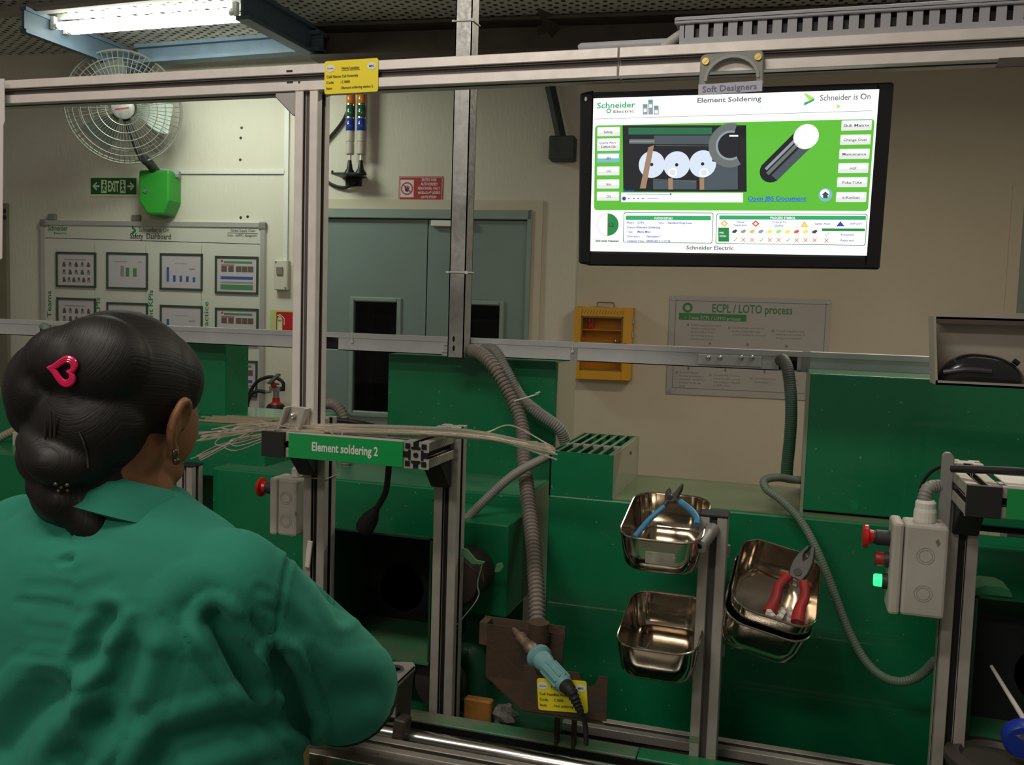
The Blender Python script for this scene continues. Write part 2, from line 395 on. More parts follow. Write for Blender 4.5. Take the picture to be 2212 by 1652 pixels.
# ================================================================ lamp in its blue frame
def wd(px, py, Z):                                  # point at height Z on the pixel's ray
    d = ray(px, py); return CAM + d * ((Z - CAM.z) / d.z)
fr = thing('lamp_rack', wd(325, 60, 3.2), 'blue steel hanging frame around the lit twin tube lamp', 'frame')
FO = fr.location
na, fa = wd(523, 42, 3.1), wd(700, 128, 3.1); nb, fb = wd(50, 70, 3.1), wd(300, 165, 3.1)
def ybeam(p, q, hgt=.22, wdt=.10):
    b = MB(); d = (q - p); d.z = 0; Ln = d.length; r_ = M.Rotation(math.atan2(d.y, d.x), 3, 'Z'); c = (p + q) / 2 - FO
    b.box(c + V((0, 0, .012)), (Ln, wdt, .024), r_); b.box(c + V((0, 0, hgt - .012)), (Ln, wdt, .024), r_)
    off = r_ @ V((0, 0, 0)); b.box(c + V((0, 0, hgt / 2)) + off, (Ln, .02, hgt - .04), r_); return b
ybeam(na, na + V((0.02, 2.0, 0)), .19, .09).build('beam', m_bluesteel, fr); ybeam(nb, nb + V((0, 1.9, 0)), .16, .05).build('beam', m_bluesteel, fr)
cl, crr = wd(300, 140, 3.12), wd(698, 112, 3.12)
ybeam(cl, crr, .13, .10).build('crossbeam', m_bluesteel, fr)
ybeam(wd(-60, 42, 3.25), wd(520, -14, 3.25), .1, .06).build('crossbeam', mat('pale_steel', (.40, .36, .31), .6), fr)
lampA, lampB = wd(134, 62, 3.2), wd(516, 33, 3.2)
lamp = thing('tube_lamp', (lampA + lampB) / 2, 'lit twin fluorescent tube lamp under the perforated ceiling', 'lamp')
m_tube = mat('lit_tube', (.93, 1.0, .90), .3, emit=17.0)
ez = (lampB - lampA); ez.z = 0; Lt = ez.length; ez.normalize(); ey = V((-ez.y, ez.x, 0))
for k, s_ in enumerate((-1, 1)):
    c = ey * (.055 * s_); b = MB(); b.cyl(c - ez * (Lt / 2 - .03), c + ez * (Lt / 2 - .03), .023, n=14); tb = b.build('tube', m_tube, lamp, smooth=True)
    for e in (-1, 1):
        b = MB(); b.cyl(c + ez * e * (Lt / 2 - .03), c + ez * e * (Lt / 2 + .01), .019, n=12); b.box(c + ez * e * (Lt / 2 + .015) + V((0, 0, .02)), (.03, .03, .08), M.Rotation(math.atan2(ez.y, ez.x), 3, 'Z'))
        b.build('lamp_holder', m_white, lamp)
b = MB(); b.box(V((0, 0, .075)), (Lt + .06, .03, .03), M.Rotation(math.atan2(ez.y, ez.x), 3, 'Z')); b.build('housing', mat('lamp_housing', (.55, .55, .5), .5), lamp, bevel=.004)

# ================================================================ things on the wall
def wthing(name, x0, y0, x1, y1, label, cat, off=0.0, group=None):
    c, w_, h_ = WALL.rect(x0, y0, x1, y1, off)
    t = thing(name, c, label, cat, WR, group); mx, my = (x0 + x1) / 2, (y0 + y1) / 2
    return t, w_, h_, (lambda px, py: ((px - mx) / (x1 - x0) * w_, (my - py) / (y1 - y0) * h_))
# --- safety whiteboard
t, w_, h_, g = wthing('notice_board', 95, 479, 574, 905, 'large white safety notice board in an aluminium frame', 'board')
x0, x1, z0, z1 = -w_ / 2, w_ / 2, -h_ / 2, h_ / 2
b = MB(); b.box2((x0, -.02, z0), (x1, 0, z1)); b.build('board_panel', mat('board_white', (.60, .58, .50), .35, var=.03, vs=2), t)
b = MB(); fw = .035
for A, B_ in (((x0, -.03, z1 - fw), (x1, -.002, z1)), ((x0, -.03, z0), (x1, -.002, z0 + fw)), ((x0, -.03, z0), (x0 + fw, -.002, z1)), ((x1 - fw, -.03, z0), (x1, -.002, z1))): b.box2(A, B_)
b.build('frame', mat('board_frame', (.50, .49, .45), .4, metal=.4), t, bevel=.004)
for cx, cz in ((x0, z1), (x1, z1), (x0, z0), (x1, z0)):
    b = MB(); b.box((cx - math.copysign(.022, cx), -.018, cz - math.copysign(.022, cz)), (.06, .036, .06)); b.build('corner_cap', mat('cap_grey', (.22, .22, .19), .5), t, bevel=.012, seg=2)
for px in (118, 303):
    b = MB(); c = g(px, 472); b.box((c[0], -.012, c[1]), (.07, .03, .05)); b.build('hanging_clip', mat('clip_grey', (.20, .21, .17), .5), t, bevel=.006)
Y = -.0215
b = MB(); b.line(*g(100, 517), *g(565, 523), .004, Y)
for px in (222, 214, 238, 325, 344, 443, 462): b.line(*g(px, 530), *g(px, 900), .002, Y) if px in (214, 325, 443) else None
b.text('Safety  Dashboard', *g(291, 516), .042, Y, align='L', bold=.01, w_=.345)
b.text('Global Supply Chain', *g(503, 498), .020, Y, w_=.20); b.text('India - GEPFC, Bangalore', *g(497, 508), .019, Y, w_=.235); b.line(*g(497, 500.5), *g(559, 501.5), .003, Y)
b.build('lettering', m_ink, t)
b = MB(); b.text('Schneider', *g(110, 501), .040, Y, w_=.175, bold=.015); b.text('Electric', *g(124, 509), .018, Y, w_=.11)
b.text('Schneider is On', *g(310, 501), .034, Y, w_=.255)
a, c = g(295, 488); b.poly([(a, c + .0), (a + .035, c - .03), (a + .035, c - .045), (a + .0, c - .075), (a, c - .05), (a + .018, c - .037), (a, c - .022)], Y)
for px, st, top, ln in ((116, 'Safety Teams', 633, 118), (225, 'Safety KPIs', 644, 104), (340, 'Improvement KPIs', 625, 150), (458, 'Best Practice', 646, 116)):
    b.text(st, *g(px, top + ln), .038, Y, w_=g(0, 0)[1] - g(0, ln)[1], rot=math.pi / 2, bold=.012)
b.build('lettering', m_inkgreen, t)
# --- documents in dark frames
m_dframe = mat('document_frame', (.045, .07, .045), .5)
m_ph = [mat('print_brown', (.13, .09, .07), .6), mat('print_grey', (.27, .25, .25), .6), mat('print_green', (.08, .22, .09), .6), mat('print_blue', (.05, .09, .34), .6), mat('print_red', (.42, .06, .07), .6), mat('print_yellow', (.6, .5, .05), .6)]
def doc(rect, label, kind):
    t, w_, h_, g = wthing('document_frame', *rect, label, 'document', .0205, 'documents on the notice board')
    b = MB(); f = .013; X, Z = w_ / 2, h_ / 2
    for A, B_ in (((-X, -.012, Z - f), (X, 0, Z)), ((-X, -.012, -Z), (X, 0, -Z + f)), ((-X, -.012, -Z), (-X + f, 0, Z)), ((X - f, -.012, -Z), (X, 0, Z))): b.box2(A, B_)
    b.build('frame', m_dframe, t, bevel=.002)
    b = MB(); b.box2((-X + .005, -.004, -Z + .005), (X - .005, -.001, Z - .005)); b.build('sheet', mat('sleeve_paper', (.52, .47, .48), .25, coat=.4), t)
    b = MB(); y = -.0046; Wd, H = 2 * X, 2 * Z
    P = lambda u, v: (-X + u * Wd, Z - v * H)
    def rc(u0, v0, u1, v1, m): b.use(m); a, c = P(u0, v0), P(u1, v1); b.quad(a[0], c[1], c[0], a[1], y)
    if kind.startswith('team'):
        rc(.2, .2, .75, .225, 1)
        for r_ in range(3):
            for c_ in range(5 if r_ < 2 else 6):
                u, v = .15 + c_ * (.155 if r_ < 2 else .125), .28 + r_ * .22
                rc(u, v + .06, u + .085, v + .14, (c_ + r_) % 2); b.use(0); q = P(u + .042, v + .035); b.disc(q[0], q[1], .011, y - .0003, 10)
    elif kind == 'bars':
        rc(.15, .24, .5, .26, 1); rc(.75, .24, .85, .26, 1); rc(.2, .38, .26, .6, 1) if False else None
        for u, v, m in ((.33, .36, 1), (.46, .41, 2), (.64, .42, 2)): rc(u, v, u + .09, .66, m)
        rc(.64, .40, .73, .43, 5)
    elif kind.startswith('blue'):
        rc(.35, .27, .65, .285, 1); rc(.68, .40, .82, .44, 1)
        for i, v in enumerate((.38, .6, .61, .62, .64)): rc(.15 + .155 * i, v, .21 + .155 * i, .78, 3)
    else:
        rc(.2, .13, .86, .19, 2); rc(.13, .1, .18, .16, 4); rc(.14, .22, .45, .25, 4)
        for u in (.14, .3, .48, .62, .76): rc(u, .26, u + .13, .42, (int(u * 100)) % 2)
        if kind == 'page': rc(.12, .54, .88, .62, 3); rc(.12, .68, .88, .73, 1)
        rc(.12, .76, .88, .90, 2)
    b.build('print', m_ph, t)
doc((123, 545, 208, 620), 'upper framed sheet of small portraits on the notice board', 'team')
doc((232, 546, 320, 624), 'framed sheet with a grey and green bar chart, second in the top row', 'bars')
doc((347, 548, 438, 626), 'upper framed sheet with five blue bars on the notice board', 'blue')
doc((466, 554, 558, 634), 'topmost framed page with green header and blue band', 'page')
doc((124, 644, 208, 722), 'lower framed sheet of small portraits, partly behind the grey rail', 'team2')
doc((232, 654, 320, 732), 'framed sheet mostly hidden behind the top of the head', 'blank bars' if False else 'bars')
doc((347, 660, 438, 738), 'lower framed sheet with blue bars, cut by the grey rail', 'blue2')
doc((466, 666, 558, 745), 'framed page with red and green print just above the grey rail', 'page2')
doc((470, 778, 556, 855), 'lowest framed page, below the grey rail near the extinguisher', 'page')
# --- exit sign
t, w_, h_, g = wthing('exit_sign', 195, 381, 298, 425, 'green and white EXIT sign with two arrows on the wall', 'sign')
X, Z = w_ / 2, h_ / 2
m_exit = mat('exit_green', (.012, .09, .03), .5); m_glow = mat('exit_cream', (.62, .72, .42), .5)
b = MB(); b.box2((-X, -.006, -Z), (X, 0, Z)); b.build('sign_plate', m_glow, t, bevel=.001)
b = MB(); b.quad(-X + .008, -Z + .018, X - .008, Z - .012, -.0066); b.build('sign_field', m_exit, t)
b = MB(); y = -.0072
b.text('EXIT', 0, -.036, .076, y, w_=.095, align='C', bold=.03)
for s_ in (-1, 1):
    P = lambda pts: [(s_ * a, c) for a, c in pts]
    b.poly(P([(X - .022, .002), (X - .062, .036), (X - .062, .018)]), y); b.poly(P([(X - .022, .002), (X - .062, -.032), (X - .062, -.014)]), y); b.poly(P([(X - .03, .009), (X - .085, .009), (X - .085, -.005), (X - .03, -.005)]), y)
    b.poly(P([(.058, .05), (.105, .05), (.105, -.05), (.058, -.05)]), y)
b.build('lettering', m_glow, t)
b = MB(); y = -.0078
for s_ in (-1, 1):
    b.disc(s_ * .078, .034, .009, y, 12)
    for a, c, d_, e in ((.078, .022, .082, -.008), (.082, -.008, .070, -.034), (.082, -.008, .094, -.036), (.078, .018, .066, 0), (.080, .018, .094, .004)): b.line(s_ * a, c, s_ * d_, e, .010, y)
b.build('running_figures', m_exit, t)
# --- wall fan
hub = WALL.hit(268, 232, .42)
fan = thing('wall_fan', WALL.hit(332, 430, 0), 'round wire guarded wall fan above the green box', 'fan', WR)
hl = M.Rotation(-WR, 3, 'Z') @ (hub - fan.location); rad = (WALL.hit(390, 232, .42) - WALL.hit(145, 232, .42)).length / 2 * .86
rt = rmat(R(12), 0, R(31))
m_wire = mat('fan_wire', (.36, .37, .33), .35, metal=.5)
b = MB()
def fring(r_, y, tk=.0035): return b.tube([(r_ * math.cos(a), y, r_ * math.sin(a)) for a in [2 * math.pi * i / 48 for i in range(48)]], tk, 5, closed=True)
for r_, y, tk in ((1, 0, .007), (.86, -.055, .0035), (.72, -.085, .0035), (.58, -.1, .0035), (.44, -.107, .0035), (.30, -.11, .0035), (.97, .05, .005), (.6, .14, .004), (.8, .11, .004)): fring(rad * r_, y, tk)
for i in range(64):
    a = 2 * math.pi * i / 64; c, s_ = math.cos(a), math.sin(a)
    rs = ((.24, -.11), (.44, -.107), (.72, -.085), (.86, -.055), (1, 0)) if i % 1 == 0 else ()
    b.tube([(rad * q * c, y, rad * q * s_) for q, y in rs], .0024, 4, cap=False)
    if i % 2: b.tube([(rad * q * c, y, rad * q * s_) for q, y in ((1, 0), (.97, .05), (.6, .14), (.25, .15))], .0024, 4, cap=False)
b.v = [V(hl) + rt @ v for v in b.v]; b.build('guard', m_wire, fan, smooth=True)
b = MB(); b.lathe([(0, -.125), (.05, -.124), (.062, -.118), (.064, -.105)], (0, 0, 0), 'Y', 28); b.v = [V(hl) + rt @ (v * 1.22) for v in b.v]
b.build('hub_cap', mat('fan_badge', (.42, .41, .38), .35, metal=.3, var=.25, vs=18, stretch=(3, 1, .2)), fan, smooth=True)
b = MB(); b.line(-.05, -.014, .04, .006, .007, -.155); b.v = [V(hl) + rt @ v for v in b.v]; b.build('badge_stripe', m_red, fan)
b = MB(); b.lathe([(.02, -.05), (.075, -.03), (.08, .12), (.06, .17), (0, .18)], (0, 0, 0), 'Y', 24); b.v = [V(hl) + rt @ v for v in b.v]; b.build('motor', mat('fan_motor', (.06, .06, .055), .5), fan, smooth=True)
for k in range(3):
    b = MB(); pts = []
    for i in range(9):
        u = i / 8; r_ = .07 + u * (rad * .86 - .07)
        for s_ in (-1, 1):
            a = R(120 * k - 10) + s_ * (.22 + .20 * math.sin(u * 2.6)); pts.append(V((r_ * math.cos(a), .02 + s_ * .028, r_ * math.sin(a))))
    vs = pts + [p + V((0, .004, 0)) for p in pts]; n2 = len(pts); fs = []
    for i in range(8): fs += [(2 * i, 2 * i + 1, 2 * i + 3, 2 * i + 2), (n2 + 2 * i, n2 + 2 * i + 2, n2 + 2 * i + 3, n2 + 2 * i + 1), (2 * i, 2 * i + 2, n2 + 2 * i + 2, n2 + 2 * i), (2 * i + 1, n2 + 2 * i + 1, n2 + 2 * i + 3, 2 * i + 3)]
    b.add(vs, fs); b.v = [V(hl) + rt @ v for v in b.v]; b.build('blade', mat('fan_blade', (.20, .22, .19), .4, metal=.4), fan, smooth=True)
L_ = lambda px, py, off: M.Rotation(-WR, 3, 'Z') @ (WALL.hit(px, py, off) - fan.location)
b = MB(); b.tube(spline([L_(272, 255, .34), L_(290, 300, .33), L_(306, 337, .30), L_(322, 352, .22), L_(338, 372, .12)], 6), [.028] * 13 + [.034] * 12, 10)
b.build('arm', mat('fan_arm', (.05, .045, .04), .5), fan, smooth=True)
b = MB(); zt_, zb_ = L_(332, 370, .09).z, L_(332, 467, .09).z; X0, X1 = L_(300, 400, .16).x, L_(367, 400, .16).x
prof = [(X0, zt_), (X1, zt_), (X1, zb_ + .11), (X1 - .05, zb_), (X0 + .07, zb_), (X0, zb_ + .10)]
b.prism(prof, -.17, 0); b.build('bracket_box', mat('bright_green_plastic', (.035, .33, .035), .4), fan, bevel=.02, seg=2)
b = MB(); b.cyl((X0 + .06, -.172, (zt_ + zb_) / 2 + .01), (X0 + .06, -.178, (zt_ + zb_) / 2 + .01), .014); b.build('badge', m_grey, fan)
b = MB(); b.tube([L_(340, 368, .10), L_(388, 378, .06)], .03, 8); b.build('cable_sleeve', m_pvc, fan, smooth=True)
for i, (px, py) in enumerate(((522, 276), (520, 298), (519, 345), (520, 470), (535, 468), (617, 520))):
    c = WALL.hit(px, py, .0); b = MB(); b.lathe([(.011, 0), (.009, -.004), (.006, -.004), (.006, .0)], (0, 0, 0), 'Y', 10); o = b.build('wall_plug', mat('plug_dark', (.06, .07, .05), .7), None, loc=c); o.rotation_euler.z = WR
    tag(o, ('topmost small dark plug in the wall between fan and post', 'second small dark plug down the wall between fan and post', 'third small dark plug in the wall, just above the trunking', 'small dark plug just over the notice board edge', 'small dark plug beside another over the notice board edge', 'small dark plug in the wall above the switch')[i], 'wall plug', 'plugs in the left wall')
# --- light switch
t, w_, h_, g = wthing('wall_switch', 598, 562, 627, 627, 'cream wall switch box with rocker beside the aluminium post', 'switch')
b = MB(); b.box2((-w_ / 2, -.05, -h_ / 2), (w_ / 2, 0, h_ / 2)); b.build('switch_box', mat('cream_plastic', (.60, .56, .46), .5), t, bevel=.006)
b = MB(); b.box((-.005, -.056, .03), (.05, .016, .06), rmat(R(8))); b.build('rocker', mat('rocker_brown', (.28, .24, .18), .4), t, bevel=.003)
b = MB()
for s_ in (-1, 1): b.cyl((-w_ * .36 * s_, -.05, h_ * .42 * s_), (-w_ * .36 * s_, -.053, h_ * .42 * s_), .007)
b.build('screw', m_grey, t)
# --- extinguisher sign
t, w_, h_, g = wthing('extinguisher_sign', 584, 670, 633, 716, 'red fire extinguisher sign with pale green border', 'sign')
b = MB(); b.box2((-w_ / 2, -.005, -h_ / 2), (w_ / 2, 0, h_ / 2)); b.build('sign_plate', mat('sign_lime', (.50, .58, .22), .5), t)
b = MB(); b.quad(-w_ / 2 + .05, -h_ / 2, w_ / 2, h_ / 2 - .012, -.0056); b.build('sign_field', m_red, t)
b = MB(); y = -.0062; cx = -.012; b.quad(cx - .02, -.075, cx + .02, .01, y); b.disc(cx, .01, .02, y, 16); b.quad(cx - .008, .02, cx + .008, .05, y); b.quad(cx - .022, .035, cx + .008, .045, y); b.line(cx + .008, .042, cx + .035, .02, .006, y); b.line(cx + .035, .02, cx + .035, -.03, .006, y)
b.build('symbol', m_glow, t)
# --- fire extinguisher
e0 = WALL.hit(596, 905, .14); ex = thing('fire_extinguisher', (e0.x, e0.y, e0.z - .36), 'red fire extinguisher with white label and looped black hose', 'extinguisher')
b = MB(); b.lathe([(0, 0), (.07, 0), (.078, .02), (.078, .40), (.06, .46), (.028, .49), (.026, .52)], (0, 0, 0), 'Z', 28); b.build('cylinder', m_red, ex, smooth=True)
b = MB(); b.lathe([(.08, .40), (.081, .43), (.055, .472), (.05, .47)], (0, 0, 0), 'Z', 28); b.build('collar', m_black, ex, smooth=True)
b = MB()
for i in range(9):
    a0 = R(-150 + i * 12); a1 = R(-150 + (i + 1) * 12); b.add([(.0793 * math.cos(a), .0793 * math.sin(a), z) for a in (a0, a1) for z in (.12, .38)], [(0, 2, 3, 1)])
b.build('label', mat('extinguisher_label', (.75, .72, .70), .3), ex)
b = MB(); b.cyl((0, 0, .52), (0, 0, .60), .022); b.box((0, -.01, .585), (.09, .03, .035)); b.cyl((-.045, 0, .56), (-.10, 0, .555), .011); b.build('valve', mat('valve_metal', (.35, .33, .30), .4, metal=.7), ex, smooth=True)
b = MB(); b.box((.0, -.03, .66), (.03, .14, .014), rmat(R(25))); b.box((0, -.04, .625), (.028, .12, .012), rmat(R(-8))); b.build('handle', mat('valve_dark', (.12, .11, .10), .4, metal=.5), ex)
b = MB(); b.ell((0, -.035, .615), (.022, .022, .022), 14, 8); b.build('safety_seal', m_red, ex, smooth=True)
b = MB(); b.tube(spline([(-.09, 0, .555), (-.15, -.02, .56), (-.20, -.03, .52), (-.225, -.03, .43), (-.20, -.03, .33), (-.13, -.04, .27), (.0, -.12, .24)], 8), .014, 8)
b.tube(spline([(.06, .0, .57), (.05, 0, .64), (-.05, 0, .67), (-.17, 0, .62), (-.235, 0, .50), (-.24, 0, .38), (-.2, 0, .27), (-.19, 0, .17)], 8), .013, 8); b.build('hose', m_rubber, ex, smooth=True)
# --- signal tower lights
tl = WALL.hit(765, 383, .0)
base = thing('lamp_bracket', tl, 'black wall bracket shelf under the two signal towers', 'bracket', WR)
b = MB(); b.box((.0, -.10, 0), (.19, .2, .012)); b.box((.0, -.008, -.03), (.12, .016, .07)); b.cyl((-.09, -.19, .0), (-.09, -.19, .02), .008); b.cyl((.12, -.1, 0), (.12, -.1, .012), .012); b.build('shelf', m_black, base, bevel=.002)
cols = [('lens_red', (.35, .02, .015)), ('lens_orange', (.62, .20, .02)), ('lens_green', (.02, .10, .05)), ('lens_blue', (.02, .05, .30))]
def tower(px, label):
    p = WALL.hit(px, 380, .10); t = thing('signal_tower', (p.x, p.y, tl.z + .006), label, 'signal light', WR, 'signal towers above the door')
    b = MB(); b.lathe([(.042, 0), (.042, .008), (.022, .04), (.014, .09), (.013, .10)]); b.build('foot', m_black, t, smooth=True)
    b = MB(); b.cyl((0, 0, .1), (0, 0, .145), .012); b.build('stem', m_screw, t, smooth=True)
    b = MB(); b.lathe([(.026, .14), (.030, .145), (.030, .215), (.0275, .218), (.0275, .228), (.031, .23), (.031, .30), (.029, .305)]); b.build('socket', mat('tower_cream', (.52, .46, .39), .5), t, smooth=True)
    z = .305
    for nme, c in reversed(cols):
        b = MB(); b.lathe([(.030, z), (.033, z + .004), (.033, z + .082), (.030, z + .086)]); b.build('lens', mat(nme, c, .12, coat=.6), t, smooth=True)
        b = MB(); b.lathe([(.0335, z + .084), (.034, z + .09), (.0335, z + .096)]); b.build('trim_ring', m_steel, t, smooth=True); z += .092
    b = MB(); b.lathe([(.033, z), (.033, z + .02), (.02, z + .03), (0, z + .032)]); b.build('cap', mat('tower_cream'), t, smooth=True)
tower(755, 'signal tower light nearer the aluminium post, red over orange, green and blue'); tower(779, 'signal tower light farther from the aluminium post, on the same bracket')
b = MB(); b.tube(spline([WALL.hit(*p) for p in ((768, 392, .05), (745, 405, .03), (712, 396, .02), (690, 370, .02), (685, 330, .02), (705, 305, .02), (740, 262, .02), (760, 215, .02))], 8), .012, 8)
loose('lamp_cable', b, m_rubber, 'grey cable looping from the signal tower bracket along the wall', 'cable')
# --- red entry sign
t, w_, h_, g = wthing('entry_sign', 862, 381, 957, 434, 'red no entry sign with white lettering above the double door', 'sign')
X, Z = w_ / 2, h_ / 2
b = MB(); b.box2((-X, -.006, -Z), (X, 0, Z)); b.build('sign_plate', mat('sign_red', (.40, .025, .03), .5), t, bevel=.001)
b = MB(); y = -.0066; b.box((-X * .62, -.0064, 0), (.10, .0006, .125)); b.frame(-X + .004, -Z + .004, X - .004, Z - .004, .003, y)
for i, (s_, wd_) in enumerate((('ENTRY FOR', .11), ('AUTHORISED', .125), ('PERSONNEL ONLY', .165), ('ಅನುಮತಿ ಪಡೆದ', .165), ('ಮಾತ್ರ ಪ್ರವೇಶ', .12))): b.text(s_, X * .38, Z - .034 - i * .030, .019, y, w_=wd_, align='C', bold=.02)
b.build('lettering', mat('sign_pale', (.74, .62, .60), .5), t)
b = MB(); b.ring(-X * .62, 0, .036, .045, -.0074); b.line(-X * .62 - .03, .028, -X * .62 + .03, -.028, .008, -.0076); b.build('prohibition_ring', mat('sign_red'), t)
b = MB(); c = -X * .62; y = -.0070; b.disc(c, -.008, .016, y, 12)
for i in range(5): b.line(c - .012 + i * .006, -.004, c - .018 + i * .009, .022 - abs(i - 2) * .003, .005, y)
b.build('hand_symbol', m_ink, t)
# --- dark hanging duct and box
b = MB(); p, q = WALL.hit(1190, 195, .08), WALL.hit(1212, 300, .08); d = (q - p); ln = d.length
t = thing('drop_box', WALL.hit(1217, 325, 0), 'dark grey junction box on a slanting drop pipe', 'junction box', WR)
LL = lambda px, py, off: M.Rotation(-WR, 3, 'Z') @ (WALL.hit(px, py, off) - t.location)
b = MB(); a, c = LL(1190, 325, .02), LL(1245, 325, .02); hh = (LL(1217, 300, 0).z - LL(1217, 351, 0).z) / 2
m_dk = mat('dark_grey_paint', (.055, .06, .058), .6, var=.15, vs=9)
b.box(((a.x + c.x) / 2, -.06, 0), (c.x - a.x, .12, hh * 2)); b.build('box_body', m_dk, t, bevel=.008)
b = MB(); b.tube([LL(1166, 80, .06), LL(1213, 303, .06)], .036, 4); b.build('drop_pipe', m_dk, t)
# --- yellow lockout cabinet
t, w_, h_, g = wthing('lockout_cabinet', 1244, 664, 1368, 817, 'yellow lockout cabinet with glazed door and carry handle', 'cabinet', .03)
X, Z = w_ / 2, h_ / 2; m_yc = mat('yellow_enamel', (.72, .34, .012), .4, var=.04, vs=4); D = .13
wx0, wz1 = g(1260, 684); wx1, wz0 = g(1347, 797)
b = MB(); b.box2((-X, -.01, -Z), (X, 0, Z)); b.box2((-X, -D + .01, -Z), (-X + .006, 0, Z)); b.box2((X - .006, -D + .01, -Z), (X, 0, Z)); b.box2((-X, -D + .01, -Z), (X, 0, -Z + .006)); b.box2((-X, -D + .01, Z - .006), (X, 0, Z)); b.build('carcass', m_yc, t)
b = MB(); b.box2((-X, -D, -Z), (wx0, -D + .012, Z)); b.box2((wx1, -D, -Z), (X, -D + .012, Z)); b.box2((wx0, -D, -Z), (wx1, -D + .012, wz0)); b.box2((wx0, -D, wz1), (wx1, -D + .012, Z)); dr_ = b.build('door', m_yc, t, bevel=.002)
b = MB(); b.frame(wx0 - .004, wz0 - .004, wx1 + .004, wz1 + .004, .012, -D - .002); b.build('gasket', mat('gasket_grey', (.20, .13, .03), .5), dr_)
b = MB(); b.box2((wx0, -D + .004, wz0), (wx1, -D + .007, wz1)); b.build('pane', mat('cabinet_glass', (.95, .85, .7), .03, trans=1.0, ior=1.15), dr_)
b = MB(); b.cyl((X - .045, -D - .012, -.01), (X - .045, -D, -.01), .019); b.build('lock', mat('lock_dark', (.10, .03, .015), .4), dr_, smooth=True)
b = MB()
for i in range(15): b.line(wx0 + i * (wx1 - wx0) / 14 - .004, Z - .045, wx0 + i * (wx1 - wx0) / 14 + .008, Z - .022, .004, -D - .001)
b.build('vent_marks', mat('vent_olive', (.22, .20, .03), .6), dr_)
b = MB(); b.tube(spline([(-.05, -D / 2, Z), (-.052, -D / 2, Z + .025), (-.04, -D / 2, Z + .033), (.05, -D / 2, Z + .033), (.062, -D / 2, Z + .025), (.06, -D / 2, Z)], 5), .005, 8); b.build('handle', mat('handle_grey', (.25, .24, .22), .4, metal=.5), t, smooth=True)
b = MB(); b.box((0, -D / 2, wz1 - .09), (2 * X - .02, D - .04, .008)); b.build('shelf', m_yc, t)
b = MB()
for z in (.12, .03): b.box((X + .004, -D + .01, z + .04), (.012, .04, .045))
b.build('hinge', m_galv, t, bevel=.002)
def padlock(x, z, label):
    p = t.matrix_basis @ V((x, -D / 2 - .01, z)); k = thing('padlock', p, label, 'padlock', WR, 'padlocks in the yellow cabinet')
    b = MB(); b.box((0, 0, .022), (.038, .02, .044)); b.build('lock_body', m_red, k, bevel=.004)
    b = MB(); b.tube(spline([(-.013, 0, .04), (-.013, 0, .065), (0, 0, .078), (.013, 0, .065), (.013, 0, .04)], 5), .004, 8); b.build('shackle', m_steel, k, smooth=True)
bpy.context.view_layer.update()
for i in range(2): padlock(.075 + i * .042, -.055 - .006 * i, ('red padlock in the yellow cabinet, the one nearer the pane middle', 'red padlock in the yellow cabinet, the one beside the lock')[i])
padlock(-.09, wz1 - .084, 'red padlock on the upper shelf of the yellow cabinet')
# --- ECPL / LOTO poster board
t, w_, h_, g = wthing('process_board', 1443, 643, 1790, 858, 'grey ECPL / LOTO process poster under clear acrylic', 'poster', .03)
X, Z = w_ / 2, h_ / 2
b = MB(); b.box2((-X, -.012, -Z), (X, -.006, Z)); b.build('poster_sheet', mat('poster_grey', (.46, .42, .40), .3, coat=.3, var=.03, vs=3), t)
b = MB()
for cx, cz in ((-1, 1), (1, 1), (-1, -1), (1, -1)):
    b = MB(); b.cyl((cx * (X - .02), -.02, cz * (Z - .02)), (cx * (X - .02), 0, cz * (Z - .02)), .012); b.build('standoff', m_galv, t, smooth=True)
y = -.0126
G = lambda cx_, cy_: g(1220 + cx_ / 3.456, 600 + cy_ / 3.456)
b = MB(); p, q = G(815, 860), G(1935, 180); b.frame(p[0], G(0, 845)[1], q[0], q[1], .004, y)
for cx_, cy_, ls in ((940, 362, ('Before beginning the work', 'check everything that', 'became added in the', 'surrounding area or', 'machines and tools')), (1255, 372, ('Ensure proper controls for', 'power. Use proper tags', 'control involved in the work')), (1580, 385, ('A check step plan must', 'make sure all sources of', 'energy are accounted')),
                     (870, 722, ('Accident happen', 'because people don\u2019t', 'remember that ECPL is', 'a matter of life and', 'death')), (1130, 732, ('Use placards and other', 'means to communicate', 'with everyone affected', 'by ECPL work')), (1440, 745, ('All energies must', 'be dissipated')), (1690, 750, ('Perform', 'check on', 'the job'))):
    for i, s_ in enumerate(ls): b.text(s_, *G(cx_, cy_ + i * 26 + 8), .013, y)
    c = G(cx_ - 25, cy_ + 3); b.frame(c[0] - .007, c[1] - .007, c[0] + .007, c[1] + .007, .003, y)
for cx_ in (935, 1215, 1510): c = G(cx_, 690); b.poly([(c[0] - .004, c[1] + .03), (c[0] + .004, c[1] + .03), (c[0] + .004, c[1]), (c[0] + .011, c[1]), (c[0], c[1] - .018), (c[0] - .011, c[1]), (c[0] - .004, c[1])], y)
for cx_ in (1090, 1372, 1660): c = G(cx_, 497); b.poly([(c[0] - .011, c[1] - .008), (c[0] + .011, c[1] - .008), (c[0], c[1] + .012)], y)
b.build('lettering', m_grey, t)
b = MB(); p, q = G(845, 327), G(1355, 275); b.quad(p[0], p[1], q[0], q[1], y); b.text('ECPL / LOTO process', *G(1095, 263), .055, y, w_=G(1690, 0)[0] - G(1095, 0)[0], bold=.02)
c = G(908, 235); b.ring(c[0], c[1], .018, .034, y); b.build('green_print', mat('poster_green', (.05, .22, .07), .5), t)
b = MB(); b.text('\u2022  7 step ECPL / LOTO process', *G(890, 320), .022, y - .0006, w_=G(1310, 0)[0] - G(890, 0)[0]); b.build('banner_lettering', mat('poster_pale', (.55, .56, .48), .5), t)
